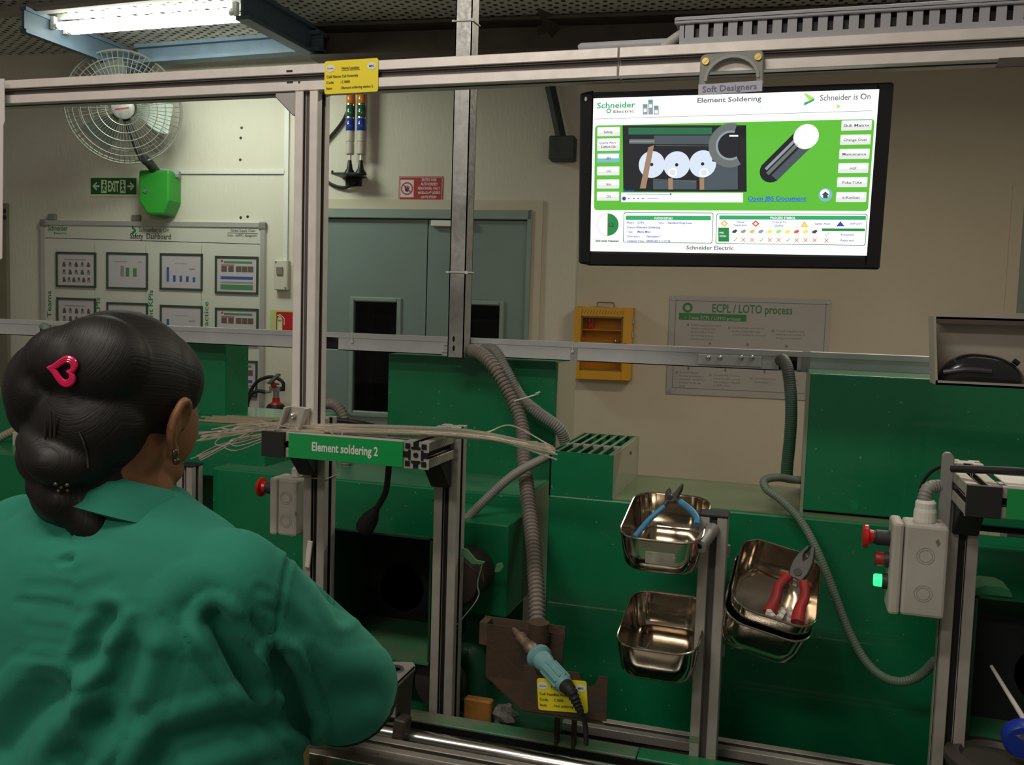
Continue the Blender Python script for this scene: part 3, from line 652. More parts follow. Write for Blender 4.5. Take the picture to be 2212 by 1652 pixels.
# ================================================================ aluminium profiles
PW_ = .045
def profile(mb, a, c, s=PW_, up=None, slot_mat=1, ends=True):      # slotted square profile from a to c; material 0 body, 1 slot floor
    a, c = V(a), V(c); d = (c - a).normalized(); u = V((0, 0, 1)) if abs(d.z) < .9 else V((0, 1, 0))
    u = (u - d * u.dot(d)).normalized(); n = d.cross(u); h = s / 2; g = s * .135; dp = s * .22
    prof = []                                                       # outline with one groove per face
    pts = [(-h, -h), (-g, -h), (-g, -h + dp), (g, -h + dp), (g, -h), (h, -h)]
    out = []
    for k in range(4):
        cs, sn = (1, 0, -1, 0)[k], (0, 1, 0, -1)[k]
        for x, y in pts[:-1]: out.append((x * cs - y * sn, x * sn + y * cs))
    m = len(out); vs = [a + n * x + u * y for x, y in out] + [c + n * x + u * y for x, y in out]
    b0 = mb.cur
    for i in range(m):
        j = (i + 1) % m; mb.use(slot_mat if i % 5 in (1, 2, 3) else 0)
        mb.add([vs[i], vs[j], vs[j + m], vs[i + m]], [(0, 1, 2, 3)])
    mb.use(0)
    if ends:
        for o in (0, m):
            q = [vs[o + i] for i in range(m)]; mb.add(q, [tuple(range(m))])
    mb.use(b0); return mb
AL = [m_alu, m_slot]; ALD = [m_aludim, m_slotdark]; ALDIM = [m_aludim, m_slot]
# ---------------------------------------------------------------- overhead gantry (beam, post, corner gusset)
ZB = 1.843; YB = 1.47 + PW_ / 2
gan = thing('gantry_frame', (-.82, YB, 1.2), 'aluminium overhead beam on a slotted post spanning the workstations', 'frame')
def loc_(p): return V(p) - gan.location
xs = at(1335, 150, 1.47).x
b = MB(); profile(b, loc_((-1.75, YB, ZB)), loc_((xs - .001, YB, ZB))); b.build('beam', AL, gan, bevel=.0012)
b = MB(); profile(b, loc_((xs + .001, YB, ZB)), loc_((.95, YB, ZB))); b.build('beam', AL, gan, bevel=.0012)
pc = at(658, 500, 1.47).x
b = MB(); profile(b, loc_((pc, YB, ZB - PW_ / 2)), loc_((pc, YB, 1.19))); b.build('post', AL, gan, bevel=.0012)
# corner gusset, upper left of the post
p0 = at(632, 205, 1.47); b = MB()
x1 = pc - PW_ / 2; zt_ = ZB - PW_ / 2
b.prism([(x1, zt_), (x1 - .042, zt_), (x1 - .042, zt_ - .008), (x1 - .006, zt_ - .042), (x1, zt_ - .042)], YB - .019, YB + .019, lambda x, y, z: loc_((x, y, z))); b.build('corner_gusset', mat('gusset_grey', (.40, .37, .36), .5, metal=.3), gan, bevel=.002)
# foot bracket with screw beside the post
za, zb_ = at(640, 880, 1.45).z, at(640, 935, 1.45).z; b = MB()
xl, xr_ = at(598, 930, 1.45).x, at(660, 885, 1.45).x
m_cast = mat('cast_bracket', (.50, .47, .42), .45, metal=.4)
b.box2(loc_((xl, 1.44, zb_ - .004)), loc_((xr_, 1.468, zb_ + .001)))
b.prism([(xl + .018, za), (xr_, za), (xr_ - .004, zb_), (xl, zb_)], 1.462, 1.468, lambda x, y, z: loc_((x, y, z)))
for o_ in (0, xr_ - xl - .018): b.prism([(xl + o_, zb_), (xl + o_ + .005, zb_), (xl + o_ + .022, za), (xl + o_ + .016, za)], 1.445, 1.464, lambda x, y, z: loc_((x, y, z)))
b.build('foot_bracket', m_cast, gan, bevel=.001)
b = MB(); c = loc_(at(632, 897, 1.456)); b.ell(c, (.0055, .006, .0055), 14, 8); b.build('screw', m_screw, gan, smooth=True)
# scuff marks on the beam
b = MB()
for px, py, l in ((625, 153, .012), (626, 177, .012), (646, 177, .004)):
    c = loc_(at(px, py, 1.4695)); b.quad(c.x - l / 2, c.z - .002, c.x + l / 2, c.z + .0015, c.y)
b.build('scuff_mark', m_ink, gan)
p0, p1 = loc_(at(2158, 124, 1.4695)), loc_(at(2230, 140, 1.4695)); b = MB(); b.prism([(p0.x, p0.z - .001), (p1.x + .3, p0.z - .001), (p1.x + .3, p1.z - .001), (p0.x - .003, p1.z - .001)], p0.y - .001, p0.y + .004); b.build('notch_shade', mat('notch_dark', (.07, .06, .045), .6), gan)  # dark strip stands in for the shade of a notch in the beam
# ---------------------------------------------------------------- yellow location cards
def card(c, rot, wd_, ht, label, item):
    t = thing('location_card', c, label, 'card', rot=rot, group=None); X, Z = wd_ / 2, ht / 2
    b = MB(); rr = .004; pts = []
    for cx, cz, a0 in ((X - rr, Z - rr, 0), (-X + rr, Z - rr, 90), (-X + rr, -Z + rr, 180), (X - rr, -Z + rr, 270)):
        for k in range(4): a = R(a0 + 30 * k); pts.append((cx + rr * math.cos(a), cz + rr * math.sin(a)))
    b.prism(pts, -.0012, 0); b.build('card', m_yellow, t)
    b = MB(); y = -.0016
    for s_ in (-1, 1): b.disc(s_ * X * .76 if s_ > 0 else -X * .77, Z * .55, .0085, y, 20, .0062)
    b.build('emblem', mat('card_white', (.75, .75, .72), .5), t)
    b = MB(); y = -.0020
    b.text('Schneider', -X * .77, Z * .50, .0028, y, w_=.012, align='C'); b.text('MFG', X * .76, Z * .48, .0032, y, align='C', bold=.02)
    b.text('Home Location', -X * .02, Z * .44, .0044, y, w_=.033, align='C', bold=.015); b.line(-X * .36, Z * .38, X * .33, Z * .38, .0006, y)
    for i, (k, v_, wv) in enumerate((('Cell Name', ': Cell Assembly', .034), ('Code', ': C 0008', .018), ('Item', ': ' + item, .062 if 'Element' in item else .05))):
        z = Z * (-.03 - .35 * i); b.text(k, -X * .92, z, .0044, y, bold=.01); b.text(v_, -X * .40, z, .0042, y, w_=wv, bold=.01)
    b.build('lettering', m_ink, t); return t
c = at(757, 164, 1.466)
card((c.x, 1.4695, c.z), (0, R(-.6), 0), at(815, 164, 1.466).x - at(699, 164, 1.466).x, .0560, 'yellow location card on the overhead aluminium beam', 'Element soldering station 2')
# ---------------------------------------------------------------- slotted cable duct on the beam
zt_ = ZB + PW_ / 2; xd = at(1466, 100, 1.475).x; zd = at(1466, 42, 1.475).z
dz = .042
duct = thing('cable_duct', (xd, 1.478, zt_), 'grey slotted cable duct lying on top of the overhead beam', 'cable duct')
LD = .95 - xd
b = MB(); b.box2((0, 0, 0), (LD, .04, .002)); b.box2((0, .038, 0), (LD, .04, dz - .006)); b.box2((0, 0, 0), (LD, .002, .0105)); b.build('trough', m_pvc, duct)
b = MB(); b.box2((-.008, -.004, dz - .008), (LD, .044, dz)); b.box2((-.008, -.004, dz - .011), (LD, -.001, dz - .004)); b.build('lid', m_pvc, duct, bevel=.0015)
b = MB(); b.box2((0, 0, 0), (.0135, .002, dz - .018)); f0 = b.build('finger', m_pvc, duct); x = .0; pit = .0217
f0.location = (0, 0, .0105); f0.scale = (.5, 1, 1)
i = 0
while x < LD - .02:
    share(f0, duct, (x + .0145 - .0061, 0, .0105)).scale = (1, 1, 1); x += pit
b = MB(); b.box2((.002, .01, .006), (LD, .03, .030)); b.build('cable_bundle', m_black, duct)
p0, p1 = at(1246, 111, 1.48), at(1440, 100, 1.48)
b = MB(); b.tube([(p0.x, 1.492, zt_ + .0075), (p0.x + .004, 1.492, zt_ + .0085), (p1.x, 1.492, zt_ + .0085)], [.005, .0075, .0075], 12); loose('conduit_pipe', b, m_pvc, 'short grey pipe lying on the overhead beam beside the slotted duct', 'pipe')
b = MB(); pts = [at(1432, 103, 1.49), at(1452, 88, 1.49), at(1472, 74, 1.495)]
b.tube(pts, .008, 12); loose('conduit_elbow', b, mat('pale_conduit', (.42, .40, .38), .5), 'pale slanting conduit entering the end of the slotted duct', 'pipe')
# ---------------------------------------------------------------- monitor
MY = 1.522
FM = bench(MY)
c, w_, h_ = FM.rect(1251, 186, 1916, 572)
mon = thing('monitor', c - V((0, 0, .0045)), 'black wide monitor showing the element soldering screen below the beam', 'monitor', rot=(R(8), R(.3), 0))
X, Z = .2385, .1385
m_bez = mat('monitor_bezel', (.012, .011, .014), .22, coat=.3)
SX, SZ, SO = .2185, .1235, .006                                     # screen half size and lift
b = MB(); b.box2((-X, 0, -Z), (-SX, .03, Z)); b.box2((SX, 0, -Z), (X, .03, Z)); b.box2((-SX, 0, SZ + SO), (SX, .03, Z)); b.box2((-SX, 0, -Z), (SX, .03, -SZ + SO)); b.build('bezel', m_bez, mon, bevel=.003)
b = MB(); b.box2((-X + .01, .028, -Z + .01), (X - .01, .05, Z - .01)); b.build('rear_cover', m_black, mon, bevel=.008)
b = MB(); b.ell((-X + .0105, -.001, Z - .010), (.0022, .0015, .0038), 12, 8); b.build('glint_lens', mat('sensor_lens', (.85, .85, .9), .2), mon, smooth=True)
EM = 1.15
m_s = {k: mat('screen_' + k, v, emit=EM) for k, v in dict(white=(1, 1, .97), green=(.10, .46, .035), darkgreen=(.015, .22, .05), mid=(.03, .36, .13), grey=(.13, .145, .145), black=(.008, .010, .014), button=(.72, .74, .72), blue=(.02, .10, .62), ink=(.05, .06, .06), video=(.06, .08, .095), pale=(.62, .70, .82), tan=(.32, .20, .12), red=(.75, .08, .06), orange=(.95, .42, .10), yellow=(.95, .72, .10), navy=(.03, .05, .40), lime=(.35, .72, .10), steel=(.25, .30, .34), teal=(.18, .45, .50), vgreen=(.015, .13, .06), btn2=(.5, .53, .52)).items()}
SK = list(m_s); b = MB()
def U(k): b.use(SK.index(k)); return b
def S(px, py):                                      # point of the enlarged picture of the screen -> screen plane
    tx = (px - 150) / 1850; ty = (py - 150) / 1000
    yt = 160 - 52 * (px - 175) / 1850; yb = 1150 + 20 * (px - 150) / 1795; v_ = (py - yt) / (yb - yt)
    xl = 175 - 25 * v_; xr = 2025 - 80 * v_; u = (px - xl) / (xr - xl)
    return (-SX + u * 2 * SX, SZ + SO - v_ * 2 * SZ)
def Q(k, x0, y0, x1, y1, y): U(k); b.poly([S(x0, y1), S(x1, y1), S(x1, y0), S(x0, y0)], y)
def RQ(k, x0, y0, x1, y1, r, y):
    U(k); a, c = S(x0, (y0 + y1) / 2), S(x1, (y0 + y1) / 2); zt1 = S((x0 + x1) / 2, y0)[1]; zb1 = S((x0 + x1) / 2, y1)[1]; pts = []
    for cx, cz, a0 in ((c[0] - r, zt1 - r, 0), (a[0] + r, zt1 - r, 90), (a[0] + r, zb1 + r, 180), (c[0] - r, zb1 + r, 270)):
        for q in range(5): t_ = R(a0 + 22.5 * q); pts.append((cx + r * math.cos(t_), cz + r * math.sin(t_)))
    b.poly(pts, y)
def T(k, s_, x0, y0, x1, h, y, bold=0.0, align='L'):
    U(k); a = S(x0, y0); b.text(s_, a[0], a[1], h, y, w_=S(x1, y0)[0] - a[0], bold=bold + (.015 if k in ('ink', 'navy', 'grey') else 0))
y1, y2, y3, y4, y5 = .0040, .0037, .0034, .0031, .0028
U('white').quad(-SX, -SZ + SO, SX, SZ + SO, .0043)
T('mid', 'Schneider', 207, 222, 473, .0085, y2, .02); T('grey', 'Electric', 322, 252, 465, .0045, y2); p = S(290, 238); U('mid').ring(p[0], p[1], .0022, .0038, y2)
for px, h0 in ((525, 195), (562, 168), (600, 205)): Q('steel', px, h0, px + 32, 262, y2); Q('white', px + 6, h0 + 30, px + 26, h0 + 50, y3); Q('mid', px, h0 + 8, px + 32, h0 + 16, y3)
T('grey', 'Element Soldering', 890, 188, 1303, .0072, y2, .005); T('pale', 'Line 2  08:22', 1170, 230, 1350, .003, y2)
for k, pts in (('lime', ((1570, 125), (1635, 162), (1605, 178), (1580, 150))), ('mid', ((1635, 162), (1632, 178), (1572, 208), (1570, 190), (1605, 178)))): U(k); b.poly([S(*p) for p in pts], y2)
T('grey', 'Schneider is On', 1668, 178, 1972, .0085, y2, -.005); p = S(1930, 152); U('grey').ring(p[0], p[1], .0034, .0040, y2); U('lime').poly([S(1765, 198), S(1798, 214), S(1765, 228), S(1775, 214)], y2)
U('grey').line(*S(190, 290), *S(1985, 242), .0006, y2); T('pale', '08 May 2014  10:22:27', 1752, 270, 1965, .0030, y2)
RQ('green', 186, 312, 1975, 878, .005, y1)
for i, (s_, t0, t1) in enumerate((('Safety', 340, 398), ('', 412, 492), ('JBS', 506, 566), ('OWS', 592, 650), ('BGI', 676, 736), ('GPL', 756, 815))):
    o_ = i * 1.6; RQ('button' if i != 2 else 'teal', 208 - o_, t0, 366 - o_ * 1.3, t1, .0012, y2); RQ('white', 213 - o_, t0 + 6, 361 - o_ * 1.3, (t0 + t1) / 2 + 4, .001, y3)
    if s_: T('ink', s_, 285 - 9 * len(s_) * .6, (t0 + t1) / 2 + 10, 285 + 9 * len(s_) * .6, .0038, y4)
T('ink', 'Quality Alert /', 220, 448, 350, .0036, y4); T('ink', 'Defect Lib', 235, 474, 335, .0036, y4)
for i, (s_, t0) in enumerate((('Skill Matrix', 300), ('Change Over', 390), ('Maintenance', 480), ('HGP', 570), ('Poka-Yoke', 660), ('e-Kanban', 756))):
    RQ('button', 1798 - i * 7, t0, 1980 - i * 7, t0 + 64, .0012, y2); RQ('white', 1803 - i * 7, t0 + 6, 1974 - i * 7, t0 + 36, .001, y3)
    T('ink', s_, 1888 - i * 7 - 6.5 * len(s_), t0 + 42, 1888 - i * 7 + 6.5 * len(s_), .0038, y4)
# video panel
Q('black', 385, 330, 1206, 756, y2); Q('white', 370, 762, 1182, 824, y2); Q('vgreen', 425, 345, 985, 388, y3); Q('video', 600, 395, 985, 450, y3); Q('grey', 430, 418, 605, 446, y3); Q('steel', 430, 430, 600, 434, y4)
U('video').poly([S(930, 560), S(1150, 560), S(1150, 740), S(900, 745)], y3); Q('video', 590, 682, 880, 740, y3); U('grey').line(*S(610, 458), *S(985, 462), .0008, y4); U('grey').line(*S(590, 675), *S(880, 688), .0008, y4)
for px, py in ((582, 580), (750, 582), (922, 576)):
    c = S(px, py); U('pale').disc(c[0], c[1], .0212, y4, 32); U('black').disc(c[0] , c[1], .0027, y5, 14)
U('black').poly([S(985, 345), S(1155, 345), S(1155, 590), S(985, 560)], .0030)
c = S(1105, 458); U('grey').ring(c[0], c[1], .0225, .034, .0026, 40, R(75), R(300)); U('steel').ring(c[0], c[1], .0195, .0228, .0025, 40, R(75), R(300)); Q('white', 1098, 392, 1155, 402, .0024)
U('tan').poly([S(560, 470), S(600, 455), S(540, 735), S(500, 735)], .0026)
for px in (708, 916): Q('tan', px - 15, 668, px + 15, 742, .0026); c = S(px + 15, 632); U('white').ring(c[0], c[1], .005, .0072, .0025, 20)
Q('blue', 410, 770, 705, 773, y4); c = S(708, 771); U('blue').disc(c[0], c[1], .0016, y5, 12); c = S(390, 801); U('navy').disc(c[0], c[1], .0033, y4, 16)
for px in (422, 458, 488, 520): Q('grey', px - 6, 797, px + 6, 805, y4)
Q('blue', 550, 798, 620, 801, y4); T('blue', 'Running', 388, 754, 460, .003, y4)
# capacitor picture
a, c = V(S(1370, 615)), V(S(1560, 425)); d = (c - a).normalized(); n_ = V((-d.y, d.x)); hw = .0170
def strip(k, o0, o1, y, s0=0.0, s1=1.0): U(k); p, q = a.lerp(c, s0), a.lerp(c, s1); b.poly([tuple(p + n_ * o0), tuple(p + n_ * o1), tuple(q + n_ * o1), tuple(q + n_ * o0)], y)
strip('black', -hw, hw, y2, -.12, 1.05); strip('video', -hw, -hw * .3, y3, -.10, 1.05); strip('grey', -hw * .1, hw * .22, y4, -.15, 1.05); strip('steel', hw * .35, hw * .6, y3, -.1, 1.05); U('black').disc(a.x - d.x * .003, a.y - d.y * .003, hw * 1.0, .00375, 24)
e = c + d * .006; U('button').disc(e.x, e.y, hw * 1.06, y4, 28); e2 = S(1585, 400); U('white').disc(e2[0], e2[1], hw * 1.06, .0027, 28)
for px, py in ((1570, 365), (1600, 400), (1560, 420), (1625, 380)): p = S(px, py); U('button').line(p[0], p[1], p[0] + .004, p[1] - .007, .0008, .0024)
T('blue', 'Open JBS Document', 1212, 812, 1580, .0065, y2, .02); U('blue').line(*S(1212, 820), *S(1580, 818), .0007, y2)
c = S(1698, 775); U('teal').disc(c[0], c[1], .0102, y2, 24); U('white').disc(c[0] - .001, c[1] + .002, .0068, y3, 20); U('ink').poly([S(1675, 775), S(1698, 752), S(1722, 775), S(1712, 775), S(1712, 795), S(1684, 795), S(1684, 775)], y4)
# lower band
c = S(274, 973); U('ink').ring(c[0], c[1], .0180, .0184, y3, 40); U('darkgreen').ring(c[0], c[1], 0, .0180, y3, 24, -math.pi / 2, math.pi / 2); U('tan').line(c[0], c[1] - .018, c[0], c[1] + .018, .0008, y4); T('ink', 'L2', 280, 985, 318, .0055, y5, .03)
T('ink', 'Skill level Needed', 186, 1086, 348, .0032, y3, .02)
for x0, x1, t0, t1 in ((382, 985, 892, 1093), (1005, 1945, 897, 1100)): RQ('darkgreen', x0, t0, x1, t1, .003, .0041); RQ('white', x0 + 4, t0 + 4, x1 - 4, t1 - 4, .0028, .0039)
Q('mid', 400, 913, 972, 942, y2); T('white', 'STATION DETAILS', 595, 937, 718, .0036, y3, .02)
for i, (k, v_) in enumerate((('Plant', 'GCPFG'), ('Station', 'Element Soldering'), ('Type', 'Metal Misc'), ('Operation', 'Operation1'), ('Updated Time', '04/03/2013 1:17:26'))):
    T('navy', k, 408, 966 + i * 30, 408 + 9.5 * len(k), .0033, y3); T('navy', v_, 480 + (0 if i < 3 else 60), 966 + i * 30, 480 + (0 if i < 3 else 60) + 9 * len(v_), .0033, y3, .01)
    U('pale').line(*S(405, 975 + i * 30), *S(970, 975 + i * 30), .0003, y3)
T('navy', 'Line', 625, 966, 660, .0033, y3); T('navy', 'Standard Duty Line', 685, 966, 845, .0033, y3, .01)
Q('mid', 1028, 910, 1942, 936, y2); T('white', 'PROCESS SYMBOL', 1355, 931, 1512, .0034, y3, .02)
for px, k in ((1060, 'orange'), (1262, 'red')):
    U(k).poly([S(px - 25, 963), S(px, 985), S(px + 25, 963), S(px, 940)], y3); U('white').poly([S(px - 12, 963), S(px, 974), S(px + 12, 963), S(px, 952)], y4)
U('orange').poly([S(1545, 983), S(1590, 983), S(1567, 943)], y3); U('yellow').poly([S(1555, 978), S(1580, 978), S(1567, 955)], y4); U('navy').poly([S(1763, 978), S(1813, 978), S(1788, 945)], y3)
for s_, x0, x1, yy in (('Visual', 1140, 1188, 958), ('Inspection', 1122, 1205, 978), ('Critical To', 1368, 1455, 958), ('Quality', 1380, 1438, 980), ('Safety Alert', 1632, 1728, 968), ('WIP QTY', 1845, 1920, 968)): T('navy', s_, x0, yy, x1, .0030, y3)
Q('darkgreen', 1020, 990, 1090, 1082, y2); T('white', 'PPE', 1028, 1030, 1055, .0030, y3); T('white', 'DETAILS', 1028, 1052, 1072, .0030, y3); Q('darkgreen', 1675, 992, 1935, 1010, y2); T('navy', 'Accepted', 1788, 1038, 1866, .003, y3); T('navy', 'Rejected', 1788, 1076, 1866, .003, y3)
for k in range(10):
    px = 1126 + k * 56; U(('ink', 'steel', 'orange', 'steel', 'yellow', 'lime', 'yellow', 'red', 'yellow', 'ink')[k]); c = S(px, 1014); b.poly([(c[0] - .0042, c[1] - .002), (c[0] + .001, c[1] - .003), (c[0] + .0045, c[1] + .001), (c[0] + .002, c[1] + .0032), (c[0] - .003, c[1] + .0012)], y3)
    c = S(px, 1070)
    if k in (0, 3, 6): U('ink').line(c[0] - .002, c[1], c[0], c[1] - .002, .0007, y3).line(c[0], c[1] - .002, c[0] + .0035, c[1] + .0035, .0007, y3)
    else: U('red').line(c[0] - .003, c[1] + .003, c[0] + .003, c[1] - .003, .0010, y3).line(c[0] - .003, c[1] - .003, c[0] + .003, c[1] + .003, .0010, y3)
    U('lime').line(*S(px + 28, 994), *S(px + 26, 1082), .0003, y3)
c = S(1702, 1072); U('red').line(c[0] - .003, c[1] + .003, c[0] + .003, c[1] - .003, .001, y3).line(c[0] - .003, c[1] - .003, c[0] + .003, c[1] + .003, .001, y3)
c = S(1702, 1034); U('mid').line(c[0] - .002, c[1], c[0], c[1] - .002, .0007, y3).line(c[0], c[1] - .002, c[0] + .004, c[1] + .004, .0007, y3)
for yy in (988, 1054): U('lime').line(*S(1095, yy), *S(1935, yy), .0003, y3)
T('grey', 'Schneider Electric', 808, 1134, 1118, .0060, y3, .01)
b.build('screen', [m_s[k] for k in SK], mon)
# label hanging over the top bezel
lb = at(1577, 190, 1.4565); b = MB(); b.box2((-.047, -.0012, -.0078), (.047, 0, .0078)); 
t = thing('monitor_label', (lb.x, 1.4565, lb.z), 'pale lilac name strip under the grey bracket at the monitor top', 'label', rot=(0, R(-1.5), 0)); b.build('strip', mat('lilac_strip', (.52, .52, .62), .5), t)
b = MB(); b.text('Soft Designers', -.041, -.0042, .0088, -.0016, w_=.080, bold=.01); b.build('lettering', mat('lilac_ink', (.16, .17, .28), .5), t)
# grey cable-entry bracket screwed on the beam
br = at(1580, 150, 1.455); t = thing('monitor_bracket', (br.x, 1.4695, br.z), 'grey arched plastic bracket screwed to the beam above the monitor', 'bracket', rot=(0, R(-2), 0))
out = []; W2, H0, H1 = .0465, -.0205, .0265
for cx, cz, a0 in ((W2 - .008, H1 - .008, 0), (-W2 + .008, H1 - .008, 90)):
    for k in range(5): a = R(a0 + 22.5 * k); out.append((cx + .008 * math.cos(a), cz + .008 * math.sin(a)))
out += [(-W2 - .002, H0), (-.038, H0)]
for k in range(13): a = R(180 - 15 * k); out.append((.0365 * math.cos(a), -.014 + .032 * math.sin(a)))
out += [(.036, H0), (W2, H0)]
b = MB(); b.prism(out, -.012, 0); b.build('arch_plate', mat('bracket_grey', (.26, .27, .245), .45), t, bevel=.0015)
b = MB(); 
for k in range(12):
    a0, a1 = R(180 - 15 * k), R(165 - 15 * k); q = [(.0365 * math.cos(a_), -.014 + .032 * math.sin(a_)) for a_ in (a0, a1)]; o2 = [(.041 * math.cos(a_), -.014 + .0365 * math.sin(a_)) for a_ in (a0, a1)]
    b.add([(q[0][0], -.0135, q[0][1]), (q[1][0], -.0135, q[1][1]), (o2[1][0], -.0135, o2[1][1]), (o2[0][0], -.0135, o2[0][1])], [(0, 1, 2, 3)])
b.build('arch_rim', mat('bracket_rim', (.33, .34, .31), .4), t)
for s_ in (-1, 1):
    b = MB(); b.cyl((s_ * .0385, -.0145, .0155), (s_ * .0385, -.012, .0155), .0052, n=14); b.box((s_ * .0385, -.0147, .0155), (.008, .001, .0012), rmat(0, R(-40))); b.build('screw', mat('brass', (.55, .42, .12), .35, metal=.8), t, smooth=True)

# ================================================================ galvanised strut post and grey trunking rail
YR = 2.035
rail = thing('trunking_rail', (-.9, YR, 1.338), 'long grey metal trunking rail running behind the workstations', 'trunking')
def rl_(p): return V(p) - rail.location
zr0, zr1 = 1.3385, 1.3805
# cut-outs: left of the strut (dark slot), by the grey hose, at the far left
cuts = [(at(86, 720, YR).x, at(110, 720, YR).x, .2), (at(697, 740, YR).x, at(731, 740, YR).x, .78), (at(1683, 780, YR).x, at(1722, 780, YR).x, .95)]
b = MB(); X = [-2.9] + [v for c in cuts for v in c[:2]] + [1.6]
for i in range(0, len(X), 2): b.box2(rl_((X[i], YR, zr0)), rl_((X[i + 1], YR + .002, zr1 - .010)))
b.box2(rl_((-2.9, YR - .002, zr1 - .011)), rl_((1.6, YR + .045, zr1))); b.box2(rl_((-2.9, YR, zr0)), rl_((1.6, YR + .045, zr0 + .002))); b.box2(rl_((-2.9, YR + .043, zr0)), rl_((1.6, YR + .045, zr1 - .01)))
b.build('channel', m_trunk, rail)
b = MB(); b.box2(rl_((-2.85, YR + .012, zr0 + .004)), rl_((1.55, YR + .03, zr0 + .02))); b.build('cables', m_black, rail)
jl = at(1560, 780, YR); b = MB(); b.box2(rl_((at(1508, 775, YR).x, YR - .004, zr0 + .006)), rl_((at(1646, 775, YR).x, YR, zr1 - .014))); jp = b.build('joint_plate', mat('joint_zinc', (.64, .65, .65), .4, metal=.3), rail, bevel=.001)
for px in (1530, 1555, 1601, 1624):
    q = rl_(at(px, 772, YR - .004)); b = MB(); b.ell((q.x, q.y, q.z), (.0062, .006, .0062), 14, 8); b.build('bolt', m_screw, jp, smooth=True)
for px in (1240, 1742): 
    x = at(px, 760, YR).x; b = MB(); b.box2(rl_((x - .008, YR - .0015, zr0 - .001)), rl_((x + .008, YR, zr1 + .001))); b.build('joint_band', mat('band_grey', (.36, .37, .37), .5, metal=.3), rail)
b = MB()
for px in (762, 1238): x = at(px, 745, YR).x; b.tube([rl_((x, YR - .004, zr1 + .003)), rl_((x, YR - .004, zr0 + .02))], .0018, 6); b.box(rl_((x, YR - .004, zr0 + .022)), (.006, .004, .005))
b.build('cable_tie', m_white, rail)
# strut
YS = 1.985
strut = thing('strut_post', (at(992, 760, YS).x, YS, at(992, 772, YS).z), 'galvanised steel channel post running up past the beam to the ceiling', 'post')
S0 = strut.location; xa, xb = at(967, 740, YS).x - S0.x, at(1001.5, 740, YS).x - S0.x; zt_ = 3.40 - S0.z; D = .046
b = MB(); b.box2((xa, 0, 0), (xb, .0025, zt_)); b.box2((xb - .0025, 0, 0), (xb, D, zt_)); b.box2((xa, 0, 0), (xa + .0025, D, zt_)); b.box2((xb - .010, D - .0025, 0), (xb, D, zt_)); b.box2((xa, D - .0025, 0), (xa + .01, D, zt_))
b.build('channel', m_galv, strut)
b = MB()
for py in (732, 752):
    q = at(980, py, YS) - S0; pts = []
    for k in range(12): a = 2 * math.pi * k / 12; pts.append((q.x + .003 * math.cos(a), q.z + .0065 * math.sin(a)))
    b.poly(pts, -.0004)
b.build('slot', m_hole, strut)
for py in (588, 46):
    q = at(985, py, YS) - S0; z = q.z; b = MB(); b.tube([(xa - .002, -.002, z), (xb + .002, -.002, z), (xb + .002, D + .002, z + .002), (xa - .002, D + .002, z)], .0016, 6, closed=True); b.box((xb + .003, -.003, z), (.006, .005, .006)); b.box((xa - .004, -.003, z), (.006, .004, .004)); b.build('cable_tie', m_white, strut)
for px, py in ((957, 751), (953, 766)):
    q = at(px, py, YS) - S0; b = MB(); b.cyl((q.x - .004, .02, q.z), (q.x + .012, .02, q.z), .006, n=6); b.build('bolt', m_screw, strut)

# ================================================================ green machine cabinets
def pz(px, py, Y): return at(px, py, Y).z
def px_(px, py, Y): return at(px, py, Y).x
def cabinet(name, x0, x1, y0, y1, z0, z1, label, bevel=.004, m=None, extra=None):
    t = thing(name, ((x0 + x1) / 2, y0, z0), label, 'machine')
    b = MB(); b.box2((x0 - (x0 + x1) / 2, 0, 0), (x1 - (x0 + x1) / 2, y1 - y0, z1 - z0)); b.build('body', m or m_green, t, bevel=bevel, seg=2)
    return t
def edge_lip(t, w_, d, h, th=.003):
    b = MB(); b.box((0, -.0012, h - .008), (w_, .0024, .016)); b.build('folded_lip', m_green, t)
A0, A1 = px_(836, 900, 2.09), px_(1199, 900, 2.09)
ta = cabinet('machine_cabinet', A0, A1, 2.09, 2.28, pz(900, 1014, 2.09) - .02, pz(960, 769, 2.09), 'green sheet metal cabinet standing right under the strut post')
m_side = mat('wall_sheen_side', (.36, .38, .27), .25, coat=.3)  # pale tone puts the wall's reflection into the colour of the sides
zA = pz(900, 1014, 2.09) - .02; hA = pz(960, 769, 2.09) - zA; wA = (A1 - A0) / 2
b = MB(); b.box2((wA, .008, .01), (wA + .002, .188, hA - .004)); b.build('side_panel', m_side, ta)  # thin overlay on the cabinet side, only carries the wall's painted reflection
# long lower body with a ledge
ZL = pz(730, 1035, 1.87); BL, BR = px_(459, 1014, 1.87), px_(1136, 1074, 1.87)
tb = cabinet('dust_extractor', BL, BR, 1.87, 2.28, .35, ZL, 'long low green machine body behind the element soldering bar')
b = MB(); b.box2((px_(935, 1070, 1.87) - (BL + BR) / 2, -.006, pz(1050, 1090, 1.866) - .35), (px_(1134, 1080, 1.87) - (BL + BR) / 2, .002, ZL - .35 - .001)); b.build('ledge_plate', m_green, tb, bevel=.001)
C0, C1 = px_(940, 1130, 1.70), px_(1099, 1138, 1.70)
tc_ = cabinet('motor_housing', C0, C1, 1.70, 1.868, pz(1060, 1330, 1.70), pz(1060, 1131, 1.70), 'green boxed motor housing between the bar post and the ribbed hose', .003)
